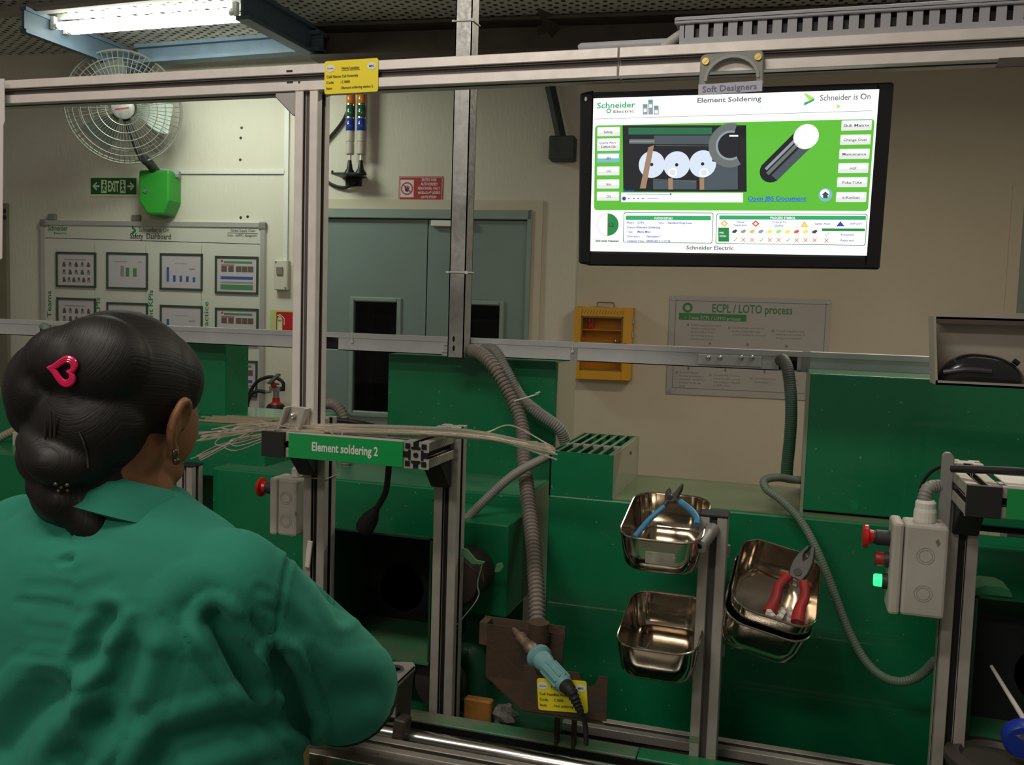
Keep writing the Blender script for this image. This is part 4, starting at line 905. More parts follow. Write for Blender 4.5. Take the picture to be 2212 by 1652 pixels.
# louvred tower and wide front panel
YF = 1.80
F0, F1 = px_(1181, 1200, YF), px_(2070, 1200, YF); ZF = pz(1500, 1096, YF)
tf = cabinet('green_machine', F0, F1, YF, YF + .31, .28, ZF, 'wide dark green machine panel behind the steel trays', .004)
E0_ = px_(1325, 1000, YF)
b = MB(); b.box2((E0_ - (F0 + F1) / 2, .004, ZF - .28), ((F1 - F0) / 2 - .004, .306, ZF - .28 + .0015)); b.build('painted_light_top', mat('reflected_olive', (.17, .22, .12), .35, coat=.3, col2=(.12, .18, .09), vs=6), tf)  # olive layer paints the wall's grazing reflection onto the top
b = MB(); b.box2((-(BR - BL) / 2 + .004, .003, ZL - .35), ((BR - BL) / 2 - .004, .20, ZL - .35 + .0012)); b.build('painted_light_top', mat('lit_ledge_green', (.04, .21, .10), .4, col2=(.06, .20, .11), vs=7), tb)  # paler green layer paints the light falling on the ledge
E0, E1 = F0, px_(1325, 1000, YF); ZE = pz(1250, 977, YF)
te = thing('louvre_tower', ((E0 + E1) / 2, YF, ZF - .001), 'green tower with open slatted top on the machine panel corner', 'machine'); hw = (E1 - E0) / 2; hE = ZE - ZF; dE = .31
b = MB(); b.box2((-hw, 0, 0), (hw, .003, hE)); b.box2((-hw, 0, 0), (-hw + .003, dE, hE)); b.box2((-hw, dE - .003, 0), (hw, dE, hE)); b.build('shell', m_green, te)
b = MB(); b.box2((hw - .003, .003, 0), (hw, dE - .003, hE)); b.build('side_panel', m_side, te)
b = MB(); b.cyl((hw, .20, hE - .022), (hw + .002, .20, hE - .022), .004); b.build('rivet', m_grey, te)
b = MB(); b.box((-hw + (2 * hw) / 2, dE * .42, hE - .004), (2 * hw - .006, .02, .006)); b.build('crossbar', mat('pale_lip', (.25, .30, .22), .4), te)
b = MB(); b.box((0, 0, 0), (.011, dE - .01, .0025), rmat(0, R(-24))); s0 = b.build('slat', mat('pale_lip'), te); nsl = 6
for i in range(nsl):
    p = (-hw + .012 + i * (2 * hw - .02) / (nsl - 1), dE / 2, hE - .001)
    if i: share(s0, te, p)
    else: s0.location = p
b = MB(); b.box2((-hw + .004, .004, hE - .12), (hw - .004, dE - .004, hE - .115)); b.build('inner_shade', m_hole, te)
# right cabinet
G0 = px_(1737, 950, 1.84); G1 = 1.0
tg = cabinet('machine_cabinet', G0, G1, 1.84, 2.10, pz(1900, 1116, 1.84), pz(1900, 813, 1.84), 'green sheet metal cabinet under the rail beside the grey hose', .003)
b = MB(); b.box((-(G1 - G0) / 2 + .002, -.001, .13), (.006, .002, .27)); b.build('pale_edge', mat('pale_lip'), tg)
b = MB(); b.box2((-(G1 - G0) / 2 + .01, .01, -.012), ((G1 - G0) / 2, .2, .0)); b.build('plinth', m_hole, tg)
# left machines
I1 = px_(486, 850, 2.09); cabinet('machine_cabinet', I1 - .42, I1, 2.09, 2.20, pz(486, 905, 2.09) - .02, pz(486, 742, 2.09), 'green cabinet behind the head in front of the notice board')
K0, K1 = px_(330, 950, 1.93), px_(572, 950, 1.93); tk = cabinet('machine_ledge', K0, K1, 1.93, 2.30, 1.02, pz(500, 919, 1.93), 'low green machine box carrying the beige rods')
cabinet('machine_cabinet', px_(-260, 900, 2.0), px_(62, 900, 2.0), 2.0, 2.2, 1.0, pz(30, 858, 2.0), 'green cabinet at the edge behind the hair bun')
cabinet('dust_extractor', px_(-300, 1000, 1.82), px_(330, 1000, 1.82), 1.82, 2.2, .4, pz(30, 981, 1.82), 'dark green machine body behind the hair and collar')
b = MB(); p = at(45, 952, 1.95); b.box(p, (.03, .03, .05)); loose('socket_box', b, mat('beige_box', (.46, .46, .36), .5), 'small beige socket box behind the hair bun', 'box', smooth=False, bevel=.003)
# cabinet run on the right behind the second station
cabinet('dust_extractor', px_(2085, 1200, 1.80) , 1.0, 1.80, 2.1, .3, pz(2150, 1150, 1.80), 'green machine body behind the second station post') if False else None
cabinet('dust_extractor', px_(2098, 1180, 1.70), 1.0, 1.70, 1.798, .35, pz(2150, 1182, 1.70), 'green machine step behind the second station post')

# ================================================================ fume hoods with round openings
m_hoodg = mat('dark_hood_green', (.008, .075, .03), .45, coat=.1)
m_hoodshade = mat('shaded_hood_green', (.006, .012, .008), .7, col2=(.016, .018, .015), vs=12)  # near-black green puts the hood's inner shade into the colour
def hood(name, X0, X1, Y0, Y1, Z0, Z1, hole, label, cat='hood'):
    t = thing(name, ((X0 + X1) / 2, Y0, Z0), label, cat); hx = (X1 - X0) / 2; D = Y1 - Y0; H = Z1 - Z0; th = .004
    b = MB(); b.prism([(0, 0), (0, H), (.9 * D, H - .052), (D, H - .052), (D, 0)], -hx, -hx + th, lambda q, w_, z: (w_, q, z)); b.prism([(0, 0), (0, H), (.9 * D, H - .052), (D, H - .052), (D, 0)], hx - th, hx, lambda q, w_, z: (w_, q, z)); b.prism([(0, H - .004), (0, H), (D, H - .052), (D, H - .056)], -hx, hx, lambda q, w_, z: (w_, q, z)); b.build('shell', m_hoodg, t)
    b = MB(); cx, cz, r_ = hole[0] - (X0 + X1) / 2, hole[1] - Z0, hole[2]; n = 40
    vs = []; fs = []
    for k in range(n):
        a = 2 * math.pi * k / n; c_, s_ = math.cos(a), math.sin(a); m_ = max(abs(c_) , abs(s_))
        ex, ez = cx + c_ * 10, cz + s_ * 10; tx = min(((hx - cx) / c_ if c_ > 0 else (-hx - cx) / c_) if abs(c_) > 1e-6 else 9, ((H - cz) / s_ if s_ > 0 else (-cz) / s_) if abs(s_) > 1e-6 else 9)
        vs += [(cx + r_ * c_, D, cz + r_ * s_), (cx + tx * c_, D, cz + tx * s_)]
    for k in range(n): fs.append((2 * k, 2 * k + 1, (2 * k + 3) % (2 * n), (2 * k + 2) % (2 * n)))
    b.add([V((p[0], p[1], min(p[2], H - .056))) for p in vs], fs); b.build('back_plate', m_hoodshade, t)
    b = MB(); b.lathe([(r_, 0), (r_ + .003, .0), (r_ + .003, .055), (r_, .055), (r_, 0)], (cx, D, cz), 'Y', 32); b.disc(cx, cz, r_, D + .054, 32); b.build('duct', m_hole, t, smooth=True)
    b = MB(); b.box2((-hx, -.005, 0), (hx, D, .004)); b.build('floor_plate', m_dusty, t)
    return t
H0, H1 = px_(697, 1300, 1.602), px_(930, 1300, 1.602); HZ1 = pz(815, 1150, 1.602); HZ0 = pz(830, 1421, 1.602)
hc = at(868, 1270, 1.81); hood('fume_hood', H0, H1, 1.602, 1.81, HZ0, HZ1, (hc.x, hc.z, .047 * 1.02), 'dark green open fume hood with round duct hole beside the woman')
J0 = px_(2100, 1400, 1.59); JZ1, JZ0 = pz(2150, 1290, 1.59), pz(2150, 1610, 1.59)
hc = at(2225, 1455, 1.69); hood('fume_hood', J0, J0 + .27, 1.59, 1.69, JZ0, JZ1, (J0 + .135, hc.z, .048), 'dark green open fume hood behind the second station post')
b = MB(); q = at(2145, 1291, 1.60); b.prism([(-.028, 0), (.028, 0), (.024, .009), (.012, .014), (-.012, .014), (-.024, .009)], 0, .06, lambda x, y, z: (q.x + x, 1.60 + y, JZ1 + z + .0005)); loose('hood_cap', b, m_dusty, 'pale domed cap on top of the hood behind the second post', 'cap', smooth=False)
# round dark duct elbow beside the post with bent green flap
dc = at(1003, 1240, 1.66); b = MB(); dl_ = dc
t = thing('round_duct', (dc.x, 1.60, dc.z), 'dark sooty round duct drum behind the bar post with torn green flap', 'duct')
b = MB(); b.lathe([(0, .0), (.026, .0), (.045, .004), (.049, .012), (.049, .095)], (0, 0, 0), 'Y', 36); b.build('drum', mat('sooty_steel', (.035, .028, .026), .5, metal=.4, col2=(.07, .045, .035), vs=16), t, smooth=True)
b = MB(); b.tube([(.0495 * math.cos(a), .03, .0495 * math.sin(a)) for a in [2 * math.pi * k / 40 for k in range(40)]], .0015, 6, closed=True); b.build('wire_band', mat('band_brown', (.15, .09, .05), .5, metal=.5), t, smooth=True)
b = MB(); fl = [(-.02, .045), (-.01, .055), (.008, .074), (.030, .070), (.048, .052), (.066, .050), (.060, .044), (.040, .042), (.022, .056)]; b.prism(fl, -.012, -.009); b.prism([(.07, .02), (.074, .036), (.085, .04), (.088, .03), (.08, .02)], .03, .034); b.build('torn_flap', mat('flap_green', (.09, .26, .12), .5), t, bevel=.001)
b = MB(); b.tube(spline([(.060, -.01, .046), (.052, -.012, .008), (.056, -.014, -.012), (.046, -.02, -.034), (.018, -.02, -.07), (.0, -.02, -.09)], 5), .0012, 6); b.build('wire', m_galv, t, smooth=True)
# green pipe bend below, beside the post
b = MB(); b.tube(spline([at(985, 1430, 1.69), at(1012, 1410, 1.68), at(1030, 1440, 1.68), at(1032, 1500, 1.68), at(1033, 1580, 1.68)], 8), .024, 14); loose('pipe_bend', b, m_hoodg, 'dark green pipe bend low behind the soldering stand', 'pipe')
b = MB(); q = at(950, 1475, 1.62); b.lathe([(0, 0), (.05, 0), (.05, .02), (0, .02)], (q.x, 1.615, q.z), 'Y', 28); loose('flange_disc', b, mat('brown_flange', (.05, .042, .036), .6, metal=.3), 'brown round flange disc behind the foot of the bar post', 'flange')
# ================================================================ workstation frames
ZT, ZBt = 1.2235, 1.1785; YA = 1.43; YP = 1.556; zc = (ZT + ZBt) / 2; ZRAIL = .701
m_gus = mat('black_gusset', (.018, .017, .016), .5)
m_signg = mat('sign_plate_green', (.008, .30, .07), .35, coat=.2)
def gusset(mb, x, y1, z1, t=.036, L_=.052): mb.prism([(0, 0), (-L_, 0), (-L_, -.008), (-.010, -L_), (0, -L_)], x - t / 2, x + t / 2, lambda a, w_, c: (w_, y1 + a, z1 + c))
def station(xl, xr, pl, pr, label, words, capside, xend=None):
    t = thing('workstation_frame', (pl, YP, ZRAIL), label, 'frame'); o = t.location
    T_ = lambda x, y, z: V((x, y, z)) - o
    for p in (pl, pr):
        if p is None: continue
        b = MB(); profile(b, T_(p, YP + PW_ / 2, .34), T_(p, YP + PW_ / 2, 1.235)); b.build('post', ALD, t, bevel=.001)
    for x in (xl, xr):
        if x is None: continue
        b = MB(); profile(b, T_(x, YA + .001, zc), T_(x, YP - .0005, zc)); a_ = b.build('arm', ALD, t, bevel=.001)
        b = MB(); gusset(b, x - o.x, YP - o.y - .001, ZBt - o.z - .001); b.build('gusset', m_gus, t, bevel=.002)
        if x == xl:
            b = MB(); b.box(T_(x, YA - .003, zc), (PW_, .008, PW_)); b.cyl(T_(x + .014, YA - .0075, zc - .014), T_(x + .014, YA - .006, zc - .014), .0012); b.build('end_cap', m_gus, t, bevel=.002)
        else:                                               # open profile end: webs and hollows
            b = MB(); h = PW_ / 2; y = YA - .0006
            for sx in (-1, 1):
                for sz in (-1, 1):
                    q = T_(x + sx * h * .66, y, zc + sz * h * .66); b.quad(q.x - h * .20, q.z - h * .20, q.x + h * .20, q.z + h * .20, q.y)
            for k in range(4):
                a = math.pi / 2 * k; c_, s_ = math.cos(a), math.sin(a)
                P = [(.42, -.38), (.42, .38), (.62, .38), (.62, .2), (1.0, .2), (1.0, -.2), (.62, -.2), (.62, -.38)]
                q = T_(x, y, zc); b.poly([(q.x + h * (u * c_ - v_ * s_), q.z + h * (u * s_ + v_ * c_)) for u, v_ in P], q.y)
            q = T_(x, y, zc); b.poly([(q.x + h * (.26 if i % 2 else .16) * math.cos(math.pi * i / 8), q.z + h * (.26 if i % 2 else .16) * math.sin(math.pi * i / 8)) for i in range(16)], q.y)
            b.build('profile_hollow', m_hole, a_)
    ex = xend if xend is not None else xr - PW_ / 2
    b = MB(); profile(b, T_(xl + PW_ / 2 + .0005, YA + PW_ / 2, zc), T_(ex - .0005, YA + PW_ / 2, zc)); b.build('crossbar', ALD, t, bevel=.001)
    b = MB(); b.box2(T_(xl + PW_ / 2 + .007, YA - .003, ZBt + .001), T_(ex, YA, ZT - .0015)); pl_ = b.build('sign_plate', m_signg, t)
    if words:
        mx = (xl + PW_ / 2 + ex) / 2 + .004; q = T_(mx, YA - .0036, zc - .0062); b = MB(); b.text(words, q.x, q.z, .0150, q.y, w_=.126, align='C', bold=.028); b.build('lettering', mat('sign_letter', (.66, .68, .60), .5), pl_)
    return t, T_
X_L, X_R = at(593, 965, YA).x, at(898, 985, YA).x
st, T_ = station(X_L, X_R, at(678, 1080, YP).x, at(962, 1080, YP).x, 'aluminium workstation frame with green Element soldering 2 sign bar', 'Element soldering 2', True)
X2 = at(2123, 1095, YA).x
st2, T2 = station(X2, None, at(2078, 1200, YP).x, None, 'second aluminium workstation frame with black end cap beside the control box', None, True, xend=.95)
b = MB(); b.box2(T2(X2 + .03, YA + .004, ZT), T2(.9, YA + .10, ZT + .002)); b.build('top_plate', m_alu, st2)
fl = at(2043, 1060, YP - .008); b = MB(); z1, z0 = at(2043, 976, YP - .01).z, at(2043, 1160, YP - .01).z
b.prism([(-.009, z0), (.009, z0), (.009, z1 - .008), (.003, z1), (-.006, z1), (-.009, z1 - .006)], YP - .012, YP - .006, lambda x, y, z: T2(fl.x + x, y, z)); b.build('flat_bar', mat('flat_bar_grey', (.36, .36, .34), .45, metal=.5), st2, bevel=.0015)
b = MB(); s_ = 1
for py in (1128,): c = T2(*at(2028, py, YP - .012)); b.cyl((c.x, c.y - .002, c.z), (c.x, c.y + .003, c.z), .005)
b.build('bolt', m_screw, st2)
# white strip tucked in the left bar post
b = MB(); p, q = at(670, 1168, YP - .004), at(664, 1225, YP - .004); b.box((p + q) / 2, (.010, .005, (p - q).length), rmat(0, R(6))); loose('plastic_strip', b, m_white, 'white plastic strip tucked in the slot of the bar post near the shoulder', 'strip', smooth=False, bevel=.001)
# cable tie round left post
b = MB(); c = at(678, 1032, YP); b.tube([(c.x - .027, YP - .003, c.z), (c.x + .027, YP - .003, c.z), (c.x + .027, YP + .05, c.z + .002), (c.x - .027, YP + .05, c.z + .001)], .0012, 6, closed=True); b.v = [v - st.location for v in b.v]; b.build('cable_tie', mat('tie_clear', (.42, .42, .34), .4), st)

# bin post with clamp bar
bx = at(1533, 1300, YP).x; zt_ = at(1537, 1117, YP).z
bp = thing('bin_post', (bx, YP, ZRAIL), 'short aluminium post carrying the steel trays', 'post')
b = MB(); profile(b, (0, PW_ / 2, -.36), (0, PW_ / 2, zt_ - ZRAIL)); b.build('profile', ALDIM, bp, bevel=.001)
b = MB(); b.box((0, PW_ / 2, zt_ - ZRAIL + .002), (PW_ + .002, PW_ + .002, .004)); b.build('end_cap', m_slotdark, bp, bevel=.001)
c1 = at(1511, 1180, 1.50) - bp.location; c0 = at(1540, 1142, 1.555) - bp.location; b = MB(); d = (c1 - c0).normalized()
b.tube([c0, c1], .0115, 20); cb = b.build('clamp_bar', mat('clamp_grey', (.34, .33, .31), .45, metal=.5), bp, smooth=True)
b = MB(); b.tube([c1 - d * .001, c1 + d * .0006], .0042, 14); b.build('bore', m_hole, cb)
for zz in (at(1500, 1200, 1.55).z, at(1500, 1420, 1.55).z, at(1570, 1340, 1.55).z):
    b = MB(); b.box((0, PW_ + .006, zz - ZRAIL), (.052, .012, .02)); b.build('tray_holder', m_galv, bp)
b = MB(); q = at(1508, 1600, YP - .001) - bp.location; b.quad(-.0228, q.z - .004, -.006, q.z + .007, -.0008); b.build('paint_smear', m_greenlip, bp)

# ================================================================ stainless trays
def rr(w_, l_, r_, n=7):
    out = []
    for cx, cy, a0 in ((w_ / 2 - r_, l_ / 2 - r_, 0), (-w_ / 2 + r_, l_ / 2 - r_, 90), (-w_ / 2 + r_, -l_ / 2 + r_, 180), (w_ / 2 - r_, -l_ / 2 + r_, 270)):
        for k in range(n + 1): a = R(a0 + 90 * k / n); out.append((cx + r_ * math.cos(a), cy + r_ * math.sin(a)))
    return out
TW, TL, TH = .136, .190, .062
def make_tray(label):
    t = thing('steel_tray', (0, 0, 0), label, 'tray', group='stainless trays on the bin post'); b = MB()
    rings = [(TW, TL, .038, 0), (TW - .006, TL - .006, .036, -TH * .5), (TW - .013, TL - .013, .034, -TH * .9), (TW - .022, TL - .022, .031, -TH), (TW - .03, TL - .03, .029, -TH),
             (TW - .03, TL - .03, .029, -TH + .0015), (TW - .0245, TL - .0245, .030, -TH + .0015), (TW - .016, TL - .016, .033, -TH * .9 + .001), (TW - .009, TL - .009, .035, -TH * .5), (TW - .003, TL - .003, .037, 0)]
    vs = []; n = len(rr(1, 1, .2)); fs = []
    for w_, l_, r_, z in rings: vs += [(x, y, z) for x, y in rr(w_, l_, r_)]
    for i in range(len(rings) - 1):
        for j in range(n): fs.append((i * n + j, i * n + (j + 1) % n, (i + 1) * n + (j + 1) % n, (i + 1) * n + j))
    fs = [f for f in fs if f[0] // n != 4]
    fs.append(tuple(4 * n + j for j in range(n))); fs.append(tuple(5 * n + j for j in range(n)))
    b.add(vs, fs); b.build('dish', m_steel, t, smooth=True)
    b = MB(); b.tube([(x, y, 0) for x, y in rr(TW - .001, TL - .001, .0375)], .0019, 8, closed=True); b.build('rolled_rim', m_steel, t, smooth=True)
    return t
def tray_at(front, yf, tilt, roll, t, yaw=0.0):
    fp = at(*front, yf); rot = M.Rotation(yaw, 3, 'Z') @ M.Rotation(roll, 3, 'Y') @ M.Rotation(tilt, 3, 'X')
    t.rotation_euler = rot.to_euler(); t.location = fp + rot @ V((0, TL / 2, 0)); return t
t1 = tray_at((1421, 1169), 1.475, R(13), R(0.5), make_tray('upper steel tray beside the post, holding blue cutters'))
t2 = tray_at((1413, 1407), 1.475, R(13), R(0.5), dup(t1, (0, 0, 0), label='lower steel tray beside the post, with loose wire bits inside'))
t3 = tray_at((1667, 1335), 1.475, R(23), R(13), dup(t1, (0, 0, 0), label='upper tray of the nested pair, holding red pliers'), R(2))
t4 = dup(t1, (0, 0, 0), label='under tray of the nested pair, beneath the red pliers tray'); t4.rotation_euler = t3.rotation_euler
m3 = t3.rotation_euler.to_matrix(); t4.location = t3.location + m3 @ V((-.002, -.002, -.028)); t4.scale = (1.035, 1.03, 1.0)
b = MB(); b.box((.004, -TL / 2 + .0012, -TH * .5), (.048, .0012, .020), rmat(R(-3))); b.build('paper_label', mat('smudged_label', (.42, .40, .32), .5, col2=(.25, .24, .18), vs=60), t1)
bpy.context.view_layer.update()
def tw(t, x, y, z): return t.matrix_basis @ V((x, y, z))
# loose wire bits in the lower tray
for i in range(12):
    x, y = random.uniform(-.034, .004), random.uniform(-.045, .005); a = random.uniform(0, 3.1); l = random.uniform(.012, .022); zz = -TH + .003 + .0012 * (i % 4)
    p, q = tw(t2, x - l * math.cos(a), y - l * math.sin(a), zz), tw(t2, x + l * math.cos(a), y + l * math.sin(a), zz + random.uniform(0, .012))
    b = MB(); b.tube([p, (p + q) / 2 + V((0, 0, .002)), q], .0009, 6); loose('wire_offcut', b, m_screw, 'short bright wire offcut lying in the lower steel tray', 'wire', 'wire offcuts in the lower tray')
# white connectors
for i in range(26):
    x, y = .002 + (i % 4) * .0135 + random.uniform(-.003, .003), -.072 + (i // 4 % 3) * .017 + random.uniform(-.003, .003); p = tw(t3, x, y, -TH + .014 + .018 * (i // 12) + .003 * (i % 3)); b = MB(); r_ = m3 @ rmat(random.uniform(-.2, .2), random.uniform(-.2, .2), random.uniform(-.7, .7))
    for k in (-1, 1): b.box(r_ @ V((0, k * .0045, 0)), (.008, .008, .010), r_)
    b.box(V((0, 0, 0)), (.006, .018, .006), r_); b.v = [v + p for v in b.v]
    loose('wire_connector', b, mat('connector_white', (.68, .64, .56), .45), 'small white plastic connector under the red pliers', 'connector', 'white connectors in the pliers tray', False, bevel=.0008)
# ---------------------------------------------------------------- pliers
def blade_mesh(mb, pts2, org, ex, ez, th):
    ny = ex.cross(ez).normalized(); n = len(pts2)
    vs = [org + ex * x + ez * z + ny * (-th / 2) for x, z in pts2] + [org + ex * x + ez * z + ny * (th / 2) for x, z in pts2]
    mb.add(vs, [tuple(range(n - 1, -1, -1)), tuple(range(n, 2 * n))] + [(i, (i + 1) % n, (i + 1) % n + n, i + n) for i in range(n)])
pv = at(1724, 1238, 1.575); tip = at(1752, 1180, 1.60); h1 = at(1660, 1325, 1.515); h2 = at(1722, 1345, 1.505)
pl = thing('combination_pliers', pv, 'grey pliers with worn red grips lying in the nested steel tray', 'pliers')
ez = (tip - pv).normalized(); ex = (h2 - h1); ex = (ex - ez * ex.dot(ez)).normalized(); O = V((0, 0, 0)); LJ = (tip - pv).length
m_tool = mat('tool_steel', (.075, .068, .062), .5, metal=.4, var=.25, vs=40)
b = MB(); blade_mesh(b, [(-.011, -.012), (.011, -.012), (.0155, .004), (.0155, LJ * .45), (.011, LJ * .8), (.007, LJ), (.0012, LJ), (.0012, LJ * .85), (.0035, LJ * .72), (.0035, LJ * .55), (0, LJ * .42), (-.0035, LJ * .55), (-.0035, LJ * .72), (-.0012, LJ * .85), (-.0012, LJ * .99), (-.006, LJ * .95), (-.013, LJ * .62), (-.0155, LJ * .3), (-.015, .002)], O, ex, ez, .011); b.build('jaw', m_tool, pl, bevel=.0015)
b = MB(); ny = ex.cross(ez); b.cyl(ny * -.0075, ny * .0075, .0065, n=16); b.build('pivot', mat('pivot_dark', (.035, .033, .03), .5, metal=.4), pl, smooth=True)
b = MB()
for sg, hh in ((-1, h1), (1, h2)): b.tube(spline([ex * sg * .007 - ez * .006, ex * sg * .014 - ez * .026, (hh - pv) * .35 + ex * sg * .002], 5), .0055, 8)
b.build('shank', m_tool, pl, smooth=True)
for sg, hh in ((-1, h1), (1, h2)):
    d = hh - pv; pts = spline([d * .14 + ex * sg * .011, d * .42 + ex * sg * .012, d * .70 + ex * sg * .004, d], 7); k = len(pts)
    b = MB(); b.tube(pts, [.0092 - .0012 * math.sin(i / k * 5) for i in range(k)], 12); q = pts[0]; b.tube([q - d * .01, q + d * .04, q + ex * sg * .012 + d * .01], [.008, .009, .004], 10); b.build('grip', mat('worn_red_grip', (.42, .022, .022), .4, col2=(.25, .03, .03), vs=35), pl, smooth=True)
pv = at(1450, 1078, 1.60); tp1, tp2 = at(1473, 1043, 1.62), at(1441, 1062, 1.615); h1, h2 = at(1371, 1160, 1.515), at(1505, 1133, 1.53)
pl = thing('side_cutters', pv, 'side cutters with pale blue grips resting in the upper steel tray', 'cutters'); m_bg = mat('pale_blue_grip', (.06, .24, .42), .4, var=.15, vs=30)
ez = ((tp1 + tp2) / 2 - pv).normalized(); ex = (tp1 - tp2); ex = (ex - ez * ex.dot(ez)).normalized()
b = MB(); blade_mesh(b, [(-.009, -.008), (.009, -.008), (.012, .004), (.0155, .022), (.0145, .032), (.008, .018), (.0015, .006), (-.0015, .006), (-.005, .012), (-.008, .024), (-.013, .014), (-.012, .002)], O, ex, ez, .009); b.build('jaw', m_tool, pl, bevel=.001)
b = MB(); ny = ex.cross(ez); b.cyl(ny * -.006, ny * .006, .005, n=14); b.build('pivot', mat('pivot_dark'), pl, smooth=True)
d1, d2 = h1 - pv, h2 - pv
b = MB(); b.tube([-ex * .005, d1 * .3], .004, 8); b.tube([ex * .005, ex * .012 + d2 * .12, d2 * .3 + ex * .012], .004, 8); b.build('shank', m_tool, pl, smooth=True)
b = MB(); b.tube(spline([d1 * .22, d1 * .6 + V((0, 0, .004)), d1], 6), .0050, 10); b.build('grip', m_bg, pl, smooth=True)
b = MB(); b.tube(spline([d2 * .12 + ex * .012, d2 * .45 + ex * .016, d2 * .75 + ex * .012, d2], 6), .0055, 10); b.build('grip', m_bg, pl, smooth=True)

# ================================================================ wire bundle on the sign bar
m_wire2 = mat('tinned_wire', (.95, .86, .74), .24, metal=.85)
random.seed(3)
def wp(px, py, Y): return at(px, py, Y)
LW = 'tinned wire in the bundle lying across the element soldering bar'; GW = 'tinned wires across the sign bar'
for i in range(36):
    f = i / 35; Y = 1.445 + .085 * random.random(); j = lambda a: random.uniform(-a, a); lay = 10 - 19 * random.random()
    R_end = 1150 + 55 * random.random(); pts = []
    for px, py in ((R_end, 945 + 36 * (R_end - 1100) / 100 + j(15)), (1085, 948 + lay * .8), (1000, 936 + lay), (900, 930 + lay), (770, 926 + lay), (660, 924 + lay * .8), (585, 921 + j(9)), (530, 926 + j(11)), (470 + j(14), 938 + j(14))): pts.append(wp(px, py, Y))
    if i % 4: pts = pts[:-2]
    if i % 4 == 1: pts.append(wp(432 + j(5), (938, 948, 990)[i % 3] + j(5), Y - .01))
    b = MB(); b.tube(spline(pts, 5), .0015, 6); loose('tinned_wire', b, m_wire2, LW, 'wire', GW)
for i, pts in enumerate((((430, 937), (480, 930), (535, 924), (600, 928), (700, 934)), ((425, 952), (460, 938), (510, 934), (580, 930), (690, 936)), ((412, 991), (455, 975), (500, 955), (560, 938), (620, 934)), ((425, 985), (470, 962), (520, 950), (570, 940), (640, 936)))):
    b = MB(); b.tube(spline([wp(px, py, 1.44 + .01 * i) for px, py in pts], 6), .0014, 6); loose('tinned_wire', b, m_wire2, ('long bright wire end reaching highest towards the cheek', 'long bright wire end just under the highest one by the cheek', 'long bright wire end pointing lowest towards the chin', 'long bright wire end bent just above the lowest one')[i], 'wire', GW)
for i, pts in enumerate((((690, 930), (560, 928), (490, 940), (465, 955), (480, 962), (540, 950), (610, 935)), ((700, 928), (600, 935), (520, 955), (490, 960), (487, 968), (515, 972), (575, 950), (620, 938)), ((660, 930), (570, 938), (505, 948), (498, 958), (520, 962), (590, 940)), ((720, 938), (712, 930), (735, 930), (738, 940), (720, 948), (713, 942)), ((640, 926), (585, 915), (560, 909), (530, 916), (490, 930)))):
    b = MB(); b.tube(spline([wp(px, py, 1.455 - .006 * i) for px, py in pts], 6), .0012, 6); loose('looped_wire', b, m_wire2, ('bright wire bent back in a wide hairpin near the cheek', 'bright wire with the lowest hairpin loop left of the black cap', 'bright wire with a small tight hairpin by the black cap', 'single curled wire eye hanging over the sign plate', 'single wire arching highest over the bundle')[i], 'wire', GW)
for i, (a, c) in enumerate((((1040, 935), (1205, 945)), ((1100, 950), (1198, 990)))):
    b = MB(); b.tube(spline([wp(a[0] - 120, a[1] - 4, 1.5), wp(*a, 1.5), wp((a[0] + c[0]) / 2 - 20, (a[1] + c[1]) / 2 - (22 if i == 0 else 2), 1.5), wp(c[0] - 25, c[1] + (12 if i == 0 else -8), 1.5), wp(*c, 1.5) if i else wp(1195, 965, 1.5)], 6), .0012, 6); loose('tinned_wire', b, m_wire2, ('single wire arching above the bundle near the ribbed hose', 'single wire end drooping below the bundle by the slatted tower')[i], 'wire', GW)
m_rod = mat('beige_rod', (.42, .36, .24), .4, metal=.4)
for i in range(11):
    b = MB(); y0 = 1.945 + .012 * i; zk = pz(500, 919, 1.93) + .0025; x0 = px_(432 + random.uniform(-30, 10), 915, 1.95); x1 = px_(600, 900, 2.0) + random.uniform(-.05, .03)
    b.tube([(x0, y0 + random.uniform(-.01, .01), zk + .001 * (i % 3)), ((x0 + x1) / 2, y0 + .01, zk + .001 * (i % 3)), (x1, y0 + .03 + random.uniform(-.01, .02), zk + .001 * (i % 3))], .0022, 6); loose('beige_rod', b, m_rod, 'beige rod in the row lying on the low green machine box', 'rod', 'beige rods on the machine box')

# ================================================================ hoses and cables
def ribbed(name, pts, r_, pitch, m, label, depth=.16, cat='hose', n=14):
    P = resample(spline(pts, 14), pitch / 4); rad = [r_ * (1 - depth * (0, .15, 1, .9)[i % 4]) for i in range(len(P))]
    o = P[0].copy(); b = MB(); b.tube([p - o for p in P], rad, n); ob = b.build(name, m, None, True, loc=o); return tag(ob, label, cat)
m_h1 = mat('brown_grey_hose', (.20, .175, .15), .5, var=.08, vs=20); m_h2 = mat('grey_hose', (.21, .21, .195), .5, var=.06, vs=20)
ribbed('ribbed_hose', [at(1003, 757, 2.03), at(1035, 762, 2.0), at(1068, 795, 1.97), at(1108, 866, 1.96), at(1128, 925, 1.93), at(1133, 1000, 1.86), at(1142, 1090, 1.78), at(1152, 1180, 1.70), at(1159, 1280, 1.62), at(1161, 1352, 1.57)], .0158, .0092, m_h1, 'thick ribbed brown grey hose dropping from the strut foot to the soldering stand', .24)
ribbed('ribbed_hose', [at(1030, 752, 2.06), at(1065, 757, 2.03), at(1092, 800, 2.02), at(1125, 858, 2.02), at(1165, 893, 2.02), at(1208, 925, 2.03), at(1224, 962, 2.05)], .0145, .0055, m_h2, 'finely ribbed grey hose curving down beside the thick one', .1)
